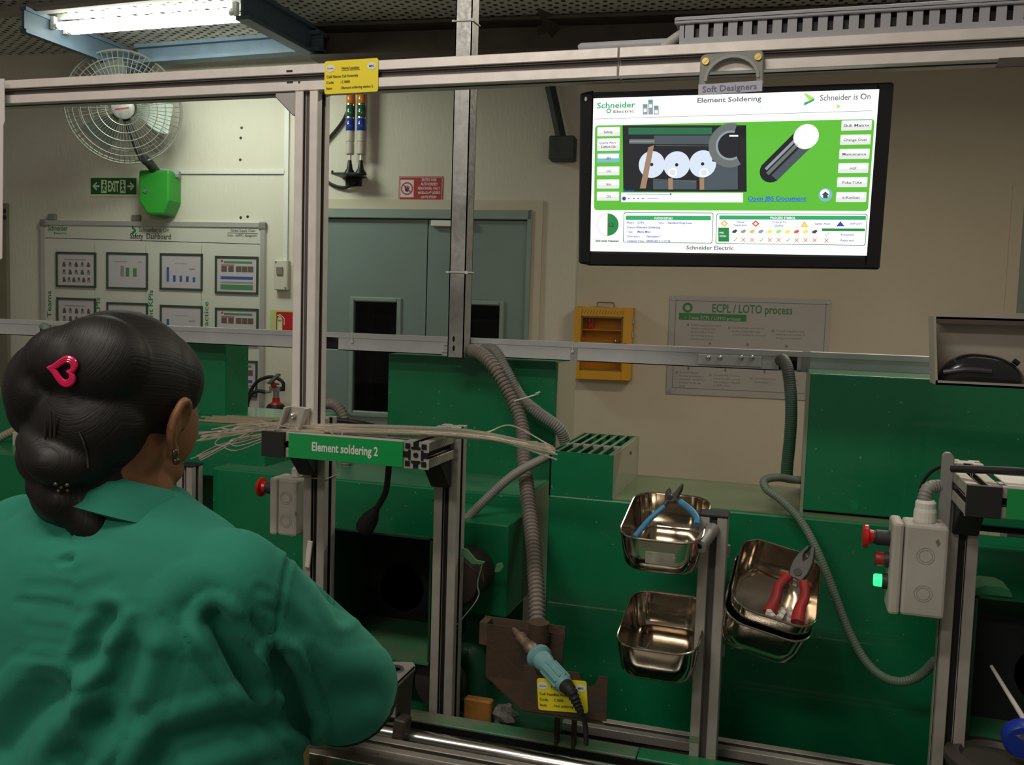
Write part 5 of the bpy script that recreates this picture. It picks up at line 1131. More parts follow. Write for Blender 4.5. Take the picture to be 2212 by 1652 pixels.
ribbed('thin_conduit', [at(985, 1145, 1.72), at(1040, 1088, 1.75), at(1110, 1025, 1.78), at(1186, 984, 1.82)], .0095, .005, mat('pale_grey_conduit', (.25, .24, .22), .5), 'straight thin grey conduit slanting behind the ribbed hose', .08)
b = MB(); c = at(1122, 866, 1.965); b.tube([c + V((.018 * math.cos(a) * 1.9 + .008, .02 * math.sin(a), .012 * math.cos(a) + .006)) for a in [2 * math.pi * k / 20 for k in range(20)]], .0016, 6, closed=True); b.tube([c + V((.04, -.01, .02)), c + V((.05, -.012, .024))], .0018, 6); loose('cable_tie', b, m_white, 'white cable tie binding the two ribbed hoses', 'cable tie')
m_gc = mat('green_grey_conduit', (.15, .17, .155), .5, col2=(.05, .16, .09), vs=6)
ribbed('grey_conduit', [at(1683, 782, 2.05), at(1692, 778, 2.02), at(1702, 800, 2.0), at(1708, 850, 1.99), at(1709, 900, 1.985), at(1706, 950, 1.98), at(1701, 1000, 1.98), at(1699, 1029, 1.98)], .0128, .0045, m_gc, 'grey conduit with green overspray dropping from the rail cut-out', .07)
b = MB(); c = at(1706, 1035, 1.98); b.box(c, (.06, .02, .008)); loose('conduit_clip', b, m_black, 'small dark clip at the lower end of the grey conduit', 'clip', smooth=False)
ribbed('looped_conduit', [at(1745, 1037, 1.86), at(1715, 1036, 1.84), at(1680, 1031, 1.81), at(1652, 1037, 1.79), at(1656, 1056, 1.775), at(1690, 1082, 1.765), at(1732, 1128, 1.75), at(1768, 1195, 1.73), at(1800, 1275, 1.72), at(1832, 1360, 1.70), at(1868, 1425, 1.68), at(1905, 1460, 1.66), at(1945, 1472, 1.64), at(1985, 1460, 1.63), at(2022, 1425, 1.615)], .0078, .0045, mat('looped_conduit_grey', (.18, .20, .165), .5, col2=(.09, .16, .10), vs=7), 'long thin conduit looping past the red pliers to the second post', .08)
ribbed('ribbed_hose', [at(700, 872, 2.03), at(720, 873, 2.03), at(736, 888, 2.03), at(744, 910, 2.03), at(747, 960, 2.03), at(747, 1008, 2.03)], .0135, .007, m_h1, 'short ribbed hose bend just behind the tall aluminium post', .15)
b = MB(); b.tube(spline([at(690, 907, 1.96), at(740, 908, 1.97), at(790, 916, 1.99), at(842, 930, 2.086)], 6), .006, 8); loose('black_cable', b, m_rubber, 'black cable passing under the short hose bend', 'cable')
b = MB(); b.tube(spline([at(840, 1005, 1.50), at(838, 1030, 1.51), at(833, 1062, 1.53), at(820, 1088, 1.55), at(812, 1100, 1.56)], 7), .0058, 10); t = thing('hanging_plug', at(812, 1100, 1.56), 'black cable with moulded socket hanging under the sign bar', 'plug'); b.v = [v - t.location for v in b.v]; b.build('cable', m_rubber, t, smooth=True)
b = MB(); a = V((0, 0, 0)); c = at(786, 1142, 1.575) - t.location; b.tube([a - c * .08, c * .12, c * .45, c * .85, c], [.0062, .0095, .0165, .0185, .0165], 14); b.build('socket', m_rubber, t, smooth=True)
b = MB(); b.tube(spline([at(1885, 1085, 1.56), at(1995, 1080, 1.57), at(2000, 1040, 1.57), at(2034, 1008, 1.57)], 6) if False else spline([at(1986, 1085, 1.60), at(1990, 1050, 1.60), at(2008, 1022, 1.59), at(2036, 1006, 1.575), at(2058, 1004, 1.56)], 6), .0028, 8); loose('thin_black_wire', b, m_rubber, 'thin black wire arching beside the top of the second post', 'cable')
b = MB(); b.tube(spline([at(2056, 1012, 1.50), at(2110, 1014, 1.48), at(2180, 1017, 1.47), at(2260, 1022, 1.47)], 5), .0058, 10); loose('black_tube', b, m_rubber, 'black tube lying over the second workstation bar', 'cable')
# left side hoses
ribbed('ribbed_hose', [at(-30, 960, 1.95), at(10, 940, 1.95), at(45, 920, 1.96), at(85, 880, 1.97)], .011, .008, mat('beige_hose', (.34, .30, .22), .6), 'beige hose behind the hair bun at the edge of the photo', .12)
ribbed('gathered_sleeve', [at(18, 1165, 1.50), at(45, 1150, 1.52), at(90, 1135, 1.55), at(150, 1120, 1.58)], .034, .016, mat('grey_sleeve', (.17, .155, .14), .8, var=.2, vs=30), 'gathered grey duct sleeve behind the far shoulder', .16, 'duct', 20)
b = MB(); b.tube([at(-60, 1205, 1.47), at(20, 1163, 1.50)], .034, 20); loose('green_duct', b, mat('bright_duct_green', (.02, .20, .05), .5), 'green duct stub joined to the gathered grey sleeve', 'duct')
b = MB(); c = at(36, 1152, 1.51); ax = (at(90, 1135, 1.55) - at(18, 1165, 1.50)).normalized(); u1 = ax.orthogonal().normalized(); u2 = ax.cross(u1); b.tube([c + (u1 * math.cos(a) + u2 * math.sin(a)) * .0355 for a in [2 * math.pi * k / 28 for k in range(28)]], .003, 6, closed=True); loose('cable_tie', b, m_white, 'white cable tie round the gathered grey sleeve', 'cable tie')
# rail hose at far left
ribbed('grey_conduit', [at(88, 704, 2.06), at(98, 706, 2.03), at(108, 722, 2.02), at(112, 745, 2.02), at(112, 790, 2.02)], .011, .005, mat('conduit_pale_green', (.26, .33, .28), .5), 'pale conduit dropping from the rail just above the hair', .06)
# neighbouring aluminium post seen past the jaw
b = MB(); c = at(398, 1060, 1.80); zt2 = at(398, 1008, 1.80).z; t = thing('slotted_post', (c.x, 1.80, .70), 'short slotted aluminium post just past the chin', 'post'); profile(b, (0, .02, 0), (0, .02, zt2 - .70), .042); b.build('profile', ALDIM, t, bevel=.001)
b = MB(); b.box((0, .02, zt2 - .698), (.044, .044, .005)); b.build('end_cap', m_slotdark, t, bevel=.001)
# white hanging sheet at the picture edge
b = MB(); a, c = at(-6, 300, 1.452), at(5, 300, 1.452); z1, z0 = at(4, 170, 1.452).z, at(4, 580, 1.452).z
pts = [(a.x - .03, z0), (c.x - .005, z0 + .02), (c.x, (z0 + z1) / 2), (c.x + .002, z1 - .09), (c.x + .006, z1 - .08), (c.x + .006, z1), (a.x - .03, z1)]
b.prism(pts, 1.452, 1.4535); loose('hanging_sheet', b, m_paper, 'white sheet hanging from the end of the overhead beam', 'paper', smooth=False)

# ================================================================ control boxes
m_box = mat('control_box_grey', (.50, .47, .42), .5, col2=(.42, .39, .34), vs=12, bump=.05, bs=60); m_knock = mat('knockout_ring', (.28, .26, .23), .6)
def control_box(c, w_, d_, h_, label, buttons, rz=0.0):
    t = thing('control_box', c, label, 'control box', rz); X, D, Z = w_ / 2, d_ / 2, h_ / 2
    b = MB(); b.box2((-X + .018, -D, -Z), (X, D, Z)); b.build('box_body', m_box, t, bevel=.005, seg=2)
    b = MB(); b.box2((-X, -D - .001, -Z - .001), (-X + .017, D + .001, Z + .001)); b.build('lid', m_box, t, bevel=.005, seg=2)
    b = MB()
    for z in (h_ * .17, -h_ * .24): b.ring(X * .22, z, .0088, .0097, -D - .0004, 28); b.ring(X * .22, z, .0122, .0130, -D - .0004, 28)
    b.build('knockout', m_knock, t)
    b = MB(); b.poly([(X * .52, h_ * .34), (X * .62, h_ * .37), (X * .70, h_ * .32), (X * .62, h_ * .28)], -D - .0004) if len(buttons) > 1 else b.quad(X * .9, -h_ * .12, X * .97, -h_ * .05, -D - .0004)
    b.build('scuff_mark', m_grey, t)
    for kind, z, r_, m in buttons:
        if kind == 'mushroom':
            b = MB(); b.lathe([(.012, 0), (.012, -.020), (.0105, -.021), (.0105, -.026)], (-X, 0, z), 'X', 24); k = b.build('button_collar', mat('collar_grey', (.035, .032, .032), .5), t, smooth=True)
            b = MB(); b.lathe([(.0105, -.024), (r_ * .62, -.030), (r_, -.032), (r_, -.037), (r_ * .85, -.040), (0, -.041)], (-X, 0, z), 'X', 28); b.build('stop_button', m, t, smooth=True)
        else:
            b = MB(); b.lathe([(.0125, 0), (.0125, -.006), (.011, -.008)], (-X, 0, z), 'X', 24); b.build('button_collar', mat('collar_grey'), t, smooth=True)
            b = MB(); b.lathe([(r_, -.007), (r_, -.018), (r_ * .9, -.020), (0, -.0205)], (-X, 0, z), 'X', 24); b.build('push_button', m, t, smooth=True)
    return t
m_estop = mat('stop_red', (.55, .012, .010), .3, coat=.3); m_lit = mat('lit_green', (.03, .9, .25), .3, emit=1.6)
cb = at(1982, 1230, 1.515); sc = 1.53 / 2000
cbx = control_box(V((cb.x, 1.535, cb.z)), .080, .060, .142, 'grey control box with lit green button on the second post', [('mushroom', .040, .0185, m_estop), ('push', .006, .0115, mat('dull_red_button', (.30, .02, .02), .4)), ('push', -.028, .0098, m_lit)])
b = MB(); b.lathe([(.0155, 0), (.0165, .004), (.0165, .016), (.0150, .022), (.0150, .030), (.0125, .034)], (.008, 0, .071), 'Z', 6 * 3); b.build('cable_gland', m_white, cbx, smooth=False)
g0 = cbx.location + V((.008, 0, .10)); ribbed('flex_conduit', [g0, at(1996, 1085, 1.535), at(2003, 1058, 1.54), at(2022, 1050, 1.55), at(2045, 1054, 1.56)], .0105, .005, mat('pale_grey_conduit'), 'short grey flexible conduit bending from the control box gland to the post', .1)
cb = at(627, 1090, 1.60)
cb2 = control_box(V((cb.x, 1.60, cb.z)), .060, .055, .112, 'grey grimy control box with red stop button beside the bar post', [('mushroom', .030, .019, m_estop)])
b = MB(); b.box((.014, 0, .066), (.018, .018, .022)); b.build('cable_gland', m_white, cb2, bevel=.004)

# ================================================================ mouse in its holder
m_hold = mat('holder_steel', (.42, .38, .32), .45, metal=.3, var=.12, vs=6)
F = bench(1.375); hl_, hr_ = px_(2026, 750, 1.375), .95; z1, z0 = pz(2050, 684, 1.375), pz(2050, 832, 1.375)
t = thing('mouse_holder', ((hl_ + hr_) / 2, 1.375, z0), 'folded sheet steel holder with rim carrying a computer mouse', 'holder'); hw = (hr_ - hl_) / 2; H = z1 - z0
b = MB(); b.box2((-hw, .055, 0), (hw, .058, H + .008)); b.build('back_plate', m_hold, t)
b = MB(); b.box2((-hw, 0, 0), (hw, .055, .003)); b.box2((-hw, 0, 0), (hw, .002, .006)); b.build('lower_lip', m_hold, t)
b = MB(); b.box2((-hw, .030, H - .003), (hw, .055, H)); b.box2((-hw, .030, H - .009), (hw, .032, H)); b.build('upper_lip', mat('holder_dark', (.12, .10, .08), .5, metal=.5), t)
b = MB(); b.prism([(-hw - .008, H), (-hw - .005, H), (-hw + .003, 0), (-hw, 0)], 0, .055); b.build('side_lip', m_hold, t)
b = MB(); b.box2((hw - .03, .058, -.1), (hw, .075, .55)); b.build('hanger', m_galv, t)
mc = at(2117, 790, 1.40); ms = thing('computer_mouse', (mc.x, 1.402, z0 + .0032), 'black glossy computer mouse resting in the steel holder', 'mouse')
b = MB(); L2, n = .0555, 26; vs = []; fs = []
for i in range(n + 1):
    u = -1 + 2 * i / n; hgt = .0385 * max(0, 1 - abs(u - .05) ** 2.6) ** .62 * (1 - .10 * u) + .002; wd_ = .026 * max(0.02, 1 - abs(u) ** 4) ** .5
    for k in range(11): a = math.pi * k / 10; vs.append((u * L2, -math.cos(a) * wd_, .004 + (hgt - .004) * math.sin(a) ** .75))
    vs += [(u * L2, wd_ * .9, 0), (u * L2, -wd_ * .9, 0)]
m_ = 13
for i in range(n):
    for k in range(m_): fs.append((i * m_ + k, (i + 1) * m_ + k, (i + 1) * m_ + (k + 1) % m_, i * m_ + (k + 1) % m_))
fs += [tuple(range(m_ - 1, -1, -1)), tuple(n * m_ + k for k in range(m_))]
b.add(vs, fs); b.build('shell', mat('mouse_black', (.012, .012, .014), .22, coat=.4), ms, smooth=True)
b = MB(); b.tube([(.040, -.004, .0335), (.047, -.004, .0285)], .0035, 12); b.build('scroll_wheel', m_black, ms, smooth=True)
b = MB(); b.tube(spline([(-.048, -.0218, .014), (-.02, -.0262, .019), (.01, -.0262, .018)], 6), .0035, 8); b.build('side_grip', mat('mouse_grip', (.05, .05, .06), .35), ms, smooth=True)

# ================================================================ soldering stand and iron
YS0 = 1.40
fx0, fx1 = px_(1130, 1500, YS0), px_(1312, 1500, YS0); fz0, fz1 = pz(1220, 1548, YS0), pz(1150, 1438, YS0)
st_ = thing('iron_stand', (fx0, YS0, fz0), 'dark rusty sheet metal stand holding the soldering iron', 'stand'); W_ = fx1 - fx0; H = fz1 - fz0
b = MB(); notch = lambda cx, r_, zt_: [(cx - r_ * 1.25, zt_), (cx - r_, zt_ - r_ * .7), (cx - r_ * .5, zt_ - r_ * 1.35), (cx + r_ * .1, zt_ - r_ * 1.45), (cx + r_ * .7, zt_ - r_ * .9), (cx + r_, zt_)]
b.prism([(0, 0), (W_, .004), (W_, H), *reversed(notch(W_ * .79, .014, H)), *reversed(notch(W_ * .28, .017, H)), (0, H)], -.0015, .0015); b.build('front_plate', m_rust, st_)
bk = px_(1048, 1500, 1.50) - fx0, px_(1213, 1500, 1.50) - fx0; bz = pz(1130, 1358, 1.50) - fz0
b = MB(); b.box2((bk[0], .099, .006), (bk[1], .102, bz)); b.build('rear_plate', m_rust, st_)
b = MB(); b.add([(0, .0, .0), (W_ * .98, 0, .0), (bk[1], .10, .006), (bk[0], .10, .006), (0, 0, -.003), (W_ * .98, 0, -.003), (bk[1], .10, .003), (bk[0], .10, .003)], [(0, 1, 2, 3), (7, 6, 5, 4), (0, 4, 5, 1), (1, 5, 6, 2), (2, 6, 7, 3), (3, 7, 4, 0)]); b.build('floor_plate', m_rust, st_)
b = MB(); b.box2((bk[0] - .014, .10, .06), (bk[0], .13, bz + .002)); b.box2((bk[0] - .014, .127, bz - .022), (bk[1] * .9, .13, bz + .004)); b.build('side_flange', mat('rust_brown', (.12, .07, .035), .7, col2=(.05, .04, .035), vs=20), st_)
b = MB(); b.box2((W_ * .20, .108, -(fz0 - .7015)), (W_ * .24, .128, .008)); b.box2((W_ * .42, .108, -(fz0 - .7015)), (W_ * .46, .128, .008)); b.build('leg', m_rust, st_)
b = MB(); cc = at(1165, 1358, 1.49) - st_.location; b.cyl((cc.x, .088, cc.z - .02), (cc.x, .088, cc.z + .012), .018, n=20); b.build('hose_socket', m_rust, st_, smooth=True)
m_teal = mat('teal_handle', (.16, .36, .36), .45, var=.1, vs=30)
ia, ic = at(1163, 1417, 1.435), at(1222, 1481, 1.375); d = (ic - ia); Lh = d.length; d.normalize()
rot = d.to_track_quat('Z', 'Y').to_matrix()
ir = thing('soldering_iron', ia, 'soldering iron with ribbed teal handle resting in the rusty stand', 'soldering iron')
b = MB(); b.lathe([(.0195, -.004), (.0215, 0), (.0215, .006), (.017, .010)], n=28, rot=rot); b.build('collar', m_teal, ir, smooth=True)
b = MB(); b.lathe([(.0165, .008), (.0165, .022), (.0145, .03), (.0140, Lh * .95), (.0125, Lh)], n=30, rot=rot)
for k in range(9):
    a = 2 * math.pi * k / 9; b.tube([rot @ V((.0143 * math.cos(a), .0143 * math.sin(a), z)) for z in (.034, Lh * .9)], .0022, 6)
b.build('handle', m_teal, ir, smooth=True)
b = MB(); m_heat = mat('heated_barrel', (.16, .10, .07), .5, metal=.5, col2=(.30, .22, .16), vs=60)
b.lathe([(.010, -.004), (.010, -.018), (.0115, -.020), (.0115, -.032), (.0095, -.036), (.0085, -.050), (.010, -.053), (.010, -.062), (.006, -.068), (.005, -.085), (.001, -.092)], n=18, rot=rot); b.build('barrel', m_heat, ir, smooth=True)
b = MB(); e0 = d * Lh; pts = spline([e0, e0 + d * .018, at(1243, 1512, 1.362) - ia, at(1256, 1524, 1.365) - ia if False else at(1255, 1540, 1.365) - ia], 8); P = resample(pts, .0016); b.tube(P, [(.0118 - .006 * i / len(P)) * (1 - .18 * (i // 2 % 2) * (i > 8)) for i in range(len(P))], 12); b.build('strain_relief', m_rubber, ir, smooth=True)
b = MB(); b.tube(spline([at(1254, 1536, 1.365) - ia, at(1262, 1556, 1.375) - ia, at(1266, 1582, 1.40) - ia, at(1266, 1606, 1.42) - ia], 6), .0042, 10); b.build('cord', m_rubber, ir, smooth=True)
c = at(1214, 1503, YS0 - .004); card((c.x, YS0 - .0016, c.z), (0, R(-5), 0), .0815, .0520, 'yellow location card stuck on the rusty iron stand', 'Hot soldering station')
# sponge block and lump
c = at(1031, 1512, 1.612); b = MB(); b.box2((c.x - .0275, 1.612, .6655), (c.x + .0275, 1.632, c.z)); loose('sponge_block', b, mat('ochre_sponge', (.42, .20, .035), .7, col2=(.30, .12, .03), vs=22, bump=.2, bs=90), 'ochre block standing behind the green rail beside the iron stand', 'block', smooth=False, bevel=.003)
c = at(1092, 1548, 1.62); c.z = .6655 + .021; b = MB(); b.ell(c, (.024, .018, .021), 10, 7); 
for i, v in enumerate(b.v): b.v[i] = c + (v - c) * (1 + .18 * math.sin(i * 7.3))
loose('flux_lump', b, mat('grey_lump', (.20, .19, .17), .7, col2=(.11, .10, .08), vs=70), 'rough grey lump between the ochre block and the iron stand', 'lump', smooth=False)

# ================================================================ bench front: green rail, roller, aluminium strips
Yb, Yf = wd(878, 1530, ZRAIL).y, wd(878, 1551, ZRAIL).y
xs2 = at(1379, 1605, (Yb + Yf) / 2).x
bench_ = thing('workbench', (-.3, Yf, .0), 'green painted steel workbench rail with a chromed roller along its front', 'workbench'); o = bench_.location
Bq = lambda x, y, z: V((x, y, z)) - o
b = MB(); b.box2(Bq(-1.9, Yf, ZRAIL - .05), Bq(xs2 - .0008, YP - .0015, ZRAIL)); b.build('rail_plate', m_greenlip, bench_, bevel=.0015)
b = MB(); b.box2(Bq(xs2 + .0008, Yf, ZRAIL - .05), Bq(1.1, YP - .0015, ZRAIL)); b.build('rail_plate', mat('fresh_rail_green', (.015, .25, .09), .45, col2=(.03, .18, .09), vs=12), bench_, bevel=.0015)
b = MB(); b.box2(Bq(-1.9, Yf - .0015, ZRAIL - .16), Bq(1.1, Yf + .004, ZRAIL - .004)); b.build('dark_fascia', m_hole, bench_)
zr = at(885, 1594, 1.415).z; b = MB(); b.cyl(Bq(-1.9, 1.415, zr), Bq(1.1, 1.415, zr), .0155, n=40); b.build('roller', mat('chromed_roller', (.85, .82, .79), .2, metal=1.0), bench_, smooth=True)
b = MB()
z3 = at(950, 1618, 1.375).z; profile(b, Bq(-1.9, 1.36, z3 - .0225), Bq(1.1, 1.36, z3 - .0225)); b.build('front_profile', ALDIM, bench_, bevel=.001)
b = MB(); zz = z3 - .006; b.box2(Bq(-1.9, 1.30, zz - .03), Bq(at(995, 1640, 1.30).x, 1.335, zz)); b.build('front_strip', mat('satin_strip', (.55, .50, .45), .25, metal=.9), bench_, bevel=.001)
b = MB(); b.box2(Bq(at(998, 1640, 1.30).x, 1.22, zz - .03), Bq(1.1, 1.336, zz - .001)); b.build('front_plate', mat('fresh_rail_green'), bench_, bevel=.001)
b = MB(); b.box2(Bq(-1.9, 1.22, .30), Bq(1.1, 1.25, zz - .035)); b.box2(Bq(-1.9, 1.25, .30), Bq(1.1, 1.80, .32)); b.build('apron', m_green, bench_)
b = MB(); b.box2(Bq(-1.9, YP + PW_ + .001, .655), Bq(px_(1213, 1570, 1.635), 1.798, .665)); b.build('rear_shelf', m_hoodg, bench_)
for x in (-1.8, 1.0):
    b = MB(); b.box2(Bq(x - .03, 1.25, 0), Bq(x + .03, 1.31, .30)); b.box2(Bq(x - .03, 1.6, 0), Bq(x + .03, 1.66, .30)); b.build('leg', m_green, bench_)
zq = at(1400, 1590, 1.635).z; b = MB(); profile(b, Bq(px_(1214, 1570, 1.635), 1.658, zq - .0225), Bq(1.1, 1.658, zq - .0225)); b.build('rear_profile', ALDIM, bench_, bevel=.001)
# fixture plates by the sleeve
m_fix = mat('worn_steel_plate', (.62, .60, .56), .4, metal=.3, col2=(.42, .40, .37), vs=14); m_fixd = mat('dark_worn_steel', (.06, .055, .048), .5, metal=.4, col2=(.09, .07, .055), vs=14)
ft = thing('clamping_fixture', (at(870, 1500, 1.42).x, 1.42, ZRAIL), 'worn steel clamping fixture with angled plate beside the sleeve', 'fixture'); o2 = ft.location
zf = at(880, 1440, 1.47).z; P4 = [wd(px, py, zf) - o2 for px, py in ((845, 1428), (892, 1429), (897, 1436), (897, 1441), (858, 1478), (840, 1478))]
b = MB(); n = len(P4); b.add([tuple(p) for p in P4] + [tuple(p - V((0, 0, .006))) for p in P4], [tuple(range(n - 1, -1, -1)), tuple(range(n, 2 * n))] + [(i, (i + 1) % n, n + (i + 1) % n, n + i) for i in range(n)]); b.build('top_plate', m_fix, ft, bevel=.001)
b = MB(); q = wd(850, 1447, zf) - o2; b.lathe([(.018, 0), (.018, .003), (.013, .003), (.013, .0)], (q.x, q.y, q.z), 'Z', 24); b.build('nest_ring', mat('nest_ring_steel', (.45, .44, .46), .3, metal=.8), ft, smooth=True)
e1, e2 = wd(897, 1441, zf) - o2, wd(858, 1478, zf) - o2; b = MB(); hgt = zf - .712
b.add([tuple(e1), tuple(e2), tuple(e2 - V((0, 0, hgt))), tuple(e1 + V((-.003, -.004, -.03))), tuple(e1 + V((-.006, -.004, -hgt)))] + [tuple(v + V((-.004, .004, 0))) for v in (e1, e2, e2 - V((0, 0, hgt)), e1 + V((-.003, -.004, -.03)), e1 + V((-.006, -.004, -hgt)))], [(0, 3, 4, 2, 1), (6, 7, 9, 8, 5), (0, 1, 6, 5), (3, 0, 5, 8), (4, 3, 8, 9), (1, 2, 7, 6), (2, 4, 9, 7)]); b.build('upright_plate', m_fixd, ft)
b = MB(); q = at(868, 1572, 1.40) - o2; b.box((q.x, q.y, q.z), (.022, .03, .04), rmat(0, R(6))); b.build('hinge_block', mat('rusty_block', (.09, .06, .045), .6, col2=(.05, .045, .04), vs=25), ft, bevel=.003)
zb = at(760, 1600, 1.36).z; P5 = [wd(px, py, zb) - o2 for px, py in ((650, 1560), (868, 1560), (862, 1604), (815, 1628), (655, 1612))]
b = MB(); n = len(P5); b.add([tuple(p) for p in P5] + [tuple(p - V((0, 0, .008))) for p in P5], [tuple(range(n - 1, -1, -1)), tuple(range(n, 2 * n))] + [(i, (i + 1) % n, n + (i + 1) % n, n + i) for i in range(n)]); b.build('base_plate', mat('dusty_plate', (.17, .145, .12), .65, col2=(.12, .10, .085), vs=16, bump=.15, bs=120), ft)
b = MB(); b.tube([at(655, 1618, 1.34) - o2, at(688, 1608, 1.35) - o2], [.006, .009], 10); b.build('lever_knob', m_black, ft, smooth=True)
# pale wooden post by the coat
b = MB(); c = at(648, 1620, 1.26); b.box2((c.x - .010, 1.25, .0), (c.x + .010, 1.275, at(648, 1572, 1.26).z)); loose('wooden_post', b, mat('pale_wood', (.42, .30, .15), .6, var=.15, vs=10, stretch=(6, 6, .6)), 'pale wooden post between the green coat and the bench', 'post', smooth=False, bevel=.003)
# blue lid and white rod on the right
c = at(2212, 1600, 1.50); t = thing('blue_lid', (c.x, 1.50, c.z), 'round blue plastic lid with pale scrape by the second station', 'lid', rot=(R(12), 0, 0))
b = MB(); b.lathe([(0, -.006), (.026, -.006), (.029, -.002), (.029, .014), (.026, .014), (0, .014)], (0, 0, 0), 'Y', 32); b.build('cap', mat('lid_blue', (.012, .04, .36), .4), t, smooth=True)
b = MB(); b.poly([(-.014, .012), (.002, .018), (.010, .010), (.004, .003), (-.006, .006)], -.0065); b.build('scrape', mat('scrape_pale', (.40, .36, .38), .6, col2=(.06, .05, .10), vs=90), t)
b = MB(); b.tube([at(2141, 1438, 1.62), at(2212, 1553, 1.55), at(2260, 1632, 1.50)], [.0028, .0042, .005], 10); loose('white_rod', b, m_paper, 'thin pale rod leaning in front of the second fume hood', 'rod')
b = MB(); c = at(2150, 1640, 1.52); b.lathe([(0, 0), (.075, 0), (.075, .012), (.055, .016), (.05, .008), (0, .008)], (at(2160, 1640, 1.52).x, 1.53, at(2160, 1648, 1.52).z - .01), 'Z', 32); loose('base_dish', b, mat('dark_dish', (.07, .062, .052), .55, metal=.3), 'dark round base dish under the blue lid', 'dish')
# ================================================================ the woman at the bench
from mathutils.bvhtree import BVHTree
def proj(p):
    q = CROT.transposed() @ (V(p) - CAM); return (CX + F_PX * q.x / -q.z, CY - F_PX * q.y / -q.z)
TP = atd(280, 1100, 1.10); TP.z = 0.0
woman = thing('person', TP, 'woman with dark pinned hair in a green work coat, back turned, bent over the bench', 'person')
def capsule(mb, pts, rad, n=16, sub=5):
    P = spline(pts, sub) if len(pts) > 2 else [V(pts[0]).lerp(V(pts[1]), i / 6) for i in range(7)]
    k = len(pts) - 1; rr_ = []
    for i in range(len(P)):
        t = i / (len(P) - 1) * k; a = min(int(t), k - 1); f = t - a; rr_.append(rad[a] * (1 - f) + rad[a + 1] * f)
    mb.tube(P, rr_, n); mb.ell(P[0], (rr_[0],) * 3, 14, 8); mb.ell(P[-1], (rr_[-1],) * 3, 14, 8)
def fuse(mb, voxel, smooth_it=4, factor=.5):
    me = bpy.data.meshes.new('fuse'); me.from_pydata([tuple(v) for v in mb.v], [], mb.f); o = bpy.data.objects.new('fuse', me); COL.objects.link(o)
    r_ = o.modifiers.new('r', 'REMESH'); r_.mode = 'VOXEL'; r_.voxel_size = voxel
    if smooth_it: s_ = o.modifiers.new('s', 'SMOOTH'); s_.iterations = smooth_it; s_.factor = factor
    dg = bpy.context.evaluated_depsgraph_get(); out = bpy.data.meshes.new_from_object(o.evaluated_get(dg))
    bpy.data.objects.remove(o); bpy.data.meshes.remove(me); return out
def place(me, name, m, parent):
    me.name = name; me.materials.clear(); me.materials.append(m); me.polygons.foreach_set('use_smooth', [True] * len(me.polygons))
    o = bpy.data.objects.new(name, me); COL.objects.link(o); o.parent = parent; return o
m_skin = mat('brown_skin', (.27, .118, .056), .48, var=.08, vs=30, bump=.04, bs=300)
m_skin.node_tree.nodes['Principled BSDF'].inputs['Subsurface Weight'].default_value = .08
m_skin.node_tree.nodes['Principled BSDF'].inputs['Subsurface Radius'].default_value = (.01, .004, .002)
HC = atd(272, 858, 1.10) - TP                        # head centre, in the figure's own frame
HR = rmat(R(-17), R(3), R(2))                       # looking down at the work
def hp(x, y, z): return HC + HR @ V((x, y, z))
NB = V((.0, -.012, 1.205))                           # root of the neck
# --- limbs: shoulder, elbow, wrist for each side
SR, ER, WRr = V((.155, -.014, 1.122)), atd(752, 1492, 1.19) - TP, atd(690, 1480, 1.40) - TP
SLf, EL, WL = V((-.158, .005, 1.128)), V((-.250, .07, .930)), V((-.10, .32, .845))
def hand(mb, w_, d, side):
    d = d.normalized(); up = V((0, 0, 1)); lat = d.cross(up).normalized() * side; nrm = lat.cross(d).normalized()
    if nrm.z < 0: nrm = -nrm
    pc_ = w_ + d * .045
    for q in (-.026, -.009, .009, .025): capsule(mb, [w_ + lat * q * .6, w_ + d * .05 + lat * q, w_ + d * .088 + lat * q * 1.1], [.014, .0135, .011], 10, 3)
    for q, L_, r_ in ((-.028, .060, .0082), (-.0095, .074, .0088), (.0095, .078, .009), (.028, .070, .0086)):
        k = w_ + d * .088 + lat * q * 1.12
        capsule(mb, [k, k + d * L_ * .42 + nrm * .006, k + d * L_ * .74 - nrm * .012, k + d * L_ * .92 - nrm * .032], [r_ * 1.1, r_, r_ * .92, r_ * .8], 10, 3)
    t0 = w_ + d * .025 + lat * .026
    capsule(mb, [t0, t0 + d * .03 + lat * .022 - nrm * .008, t0 + d * .058 + lat * .026 - nrm * .02, t0 + d * .078 + lat * .018 - nrm * .032], [.0145, .0125, .0105, .0085], 10, 3)
b = MB()
# head
def he(c, r_, rot=None): b.ell(hp(*c), r_, 28, 18, HR @ rot if rot is not None else HR)
he((0, -.006, .012), (.0735, .090, .086)); he((0, .030, -.045), (.058, .058, .072)); he((0, .052, -.092), (.038, .036, .030)); he((0, .040, -.075), (.052, .040, .036))
for s_ in (-1, 1):
    he((s_ * .040, .054, -.044), (.020, .020, .022)); he((s_ * .044, .028, -.074), (.020, .046, .024)); he((s_ * .030, .050, -.094), (.022, .030, .022)); he((s_ * .050, .034, -.028), (.022, .040, .046)); he((s_ * .028, .070, .004), (.024, .013, .010)); he((s_ * .050, -.006, -.06), (.016, .03, .04))
b.tube([hp(0, .080, .000), hp(0, .094, -.022), hp(0, .105, -.042), hp(0, .088, -.050)], [.007, .0085, .011, .006], 12)
for s_ in (-1, 1): he((s_ * .012, .092, -.046), (.0075, .009, .007))
he((0, .083, -.072), (.022, .010, .0052)); he((0, .081, -.081), (.019, .010, .0058))
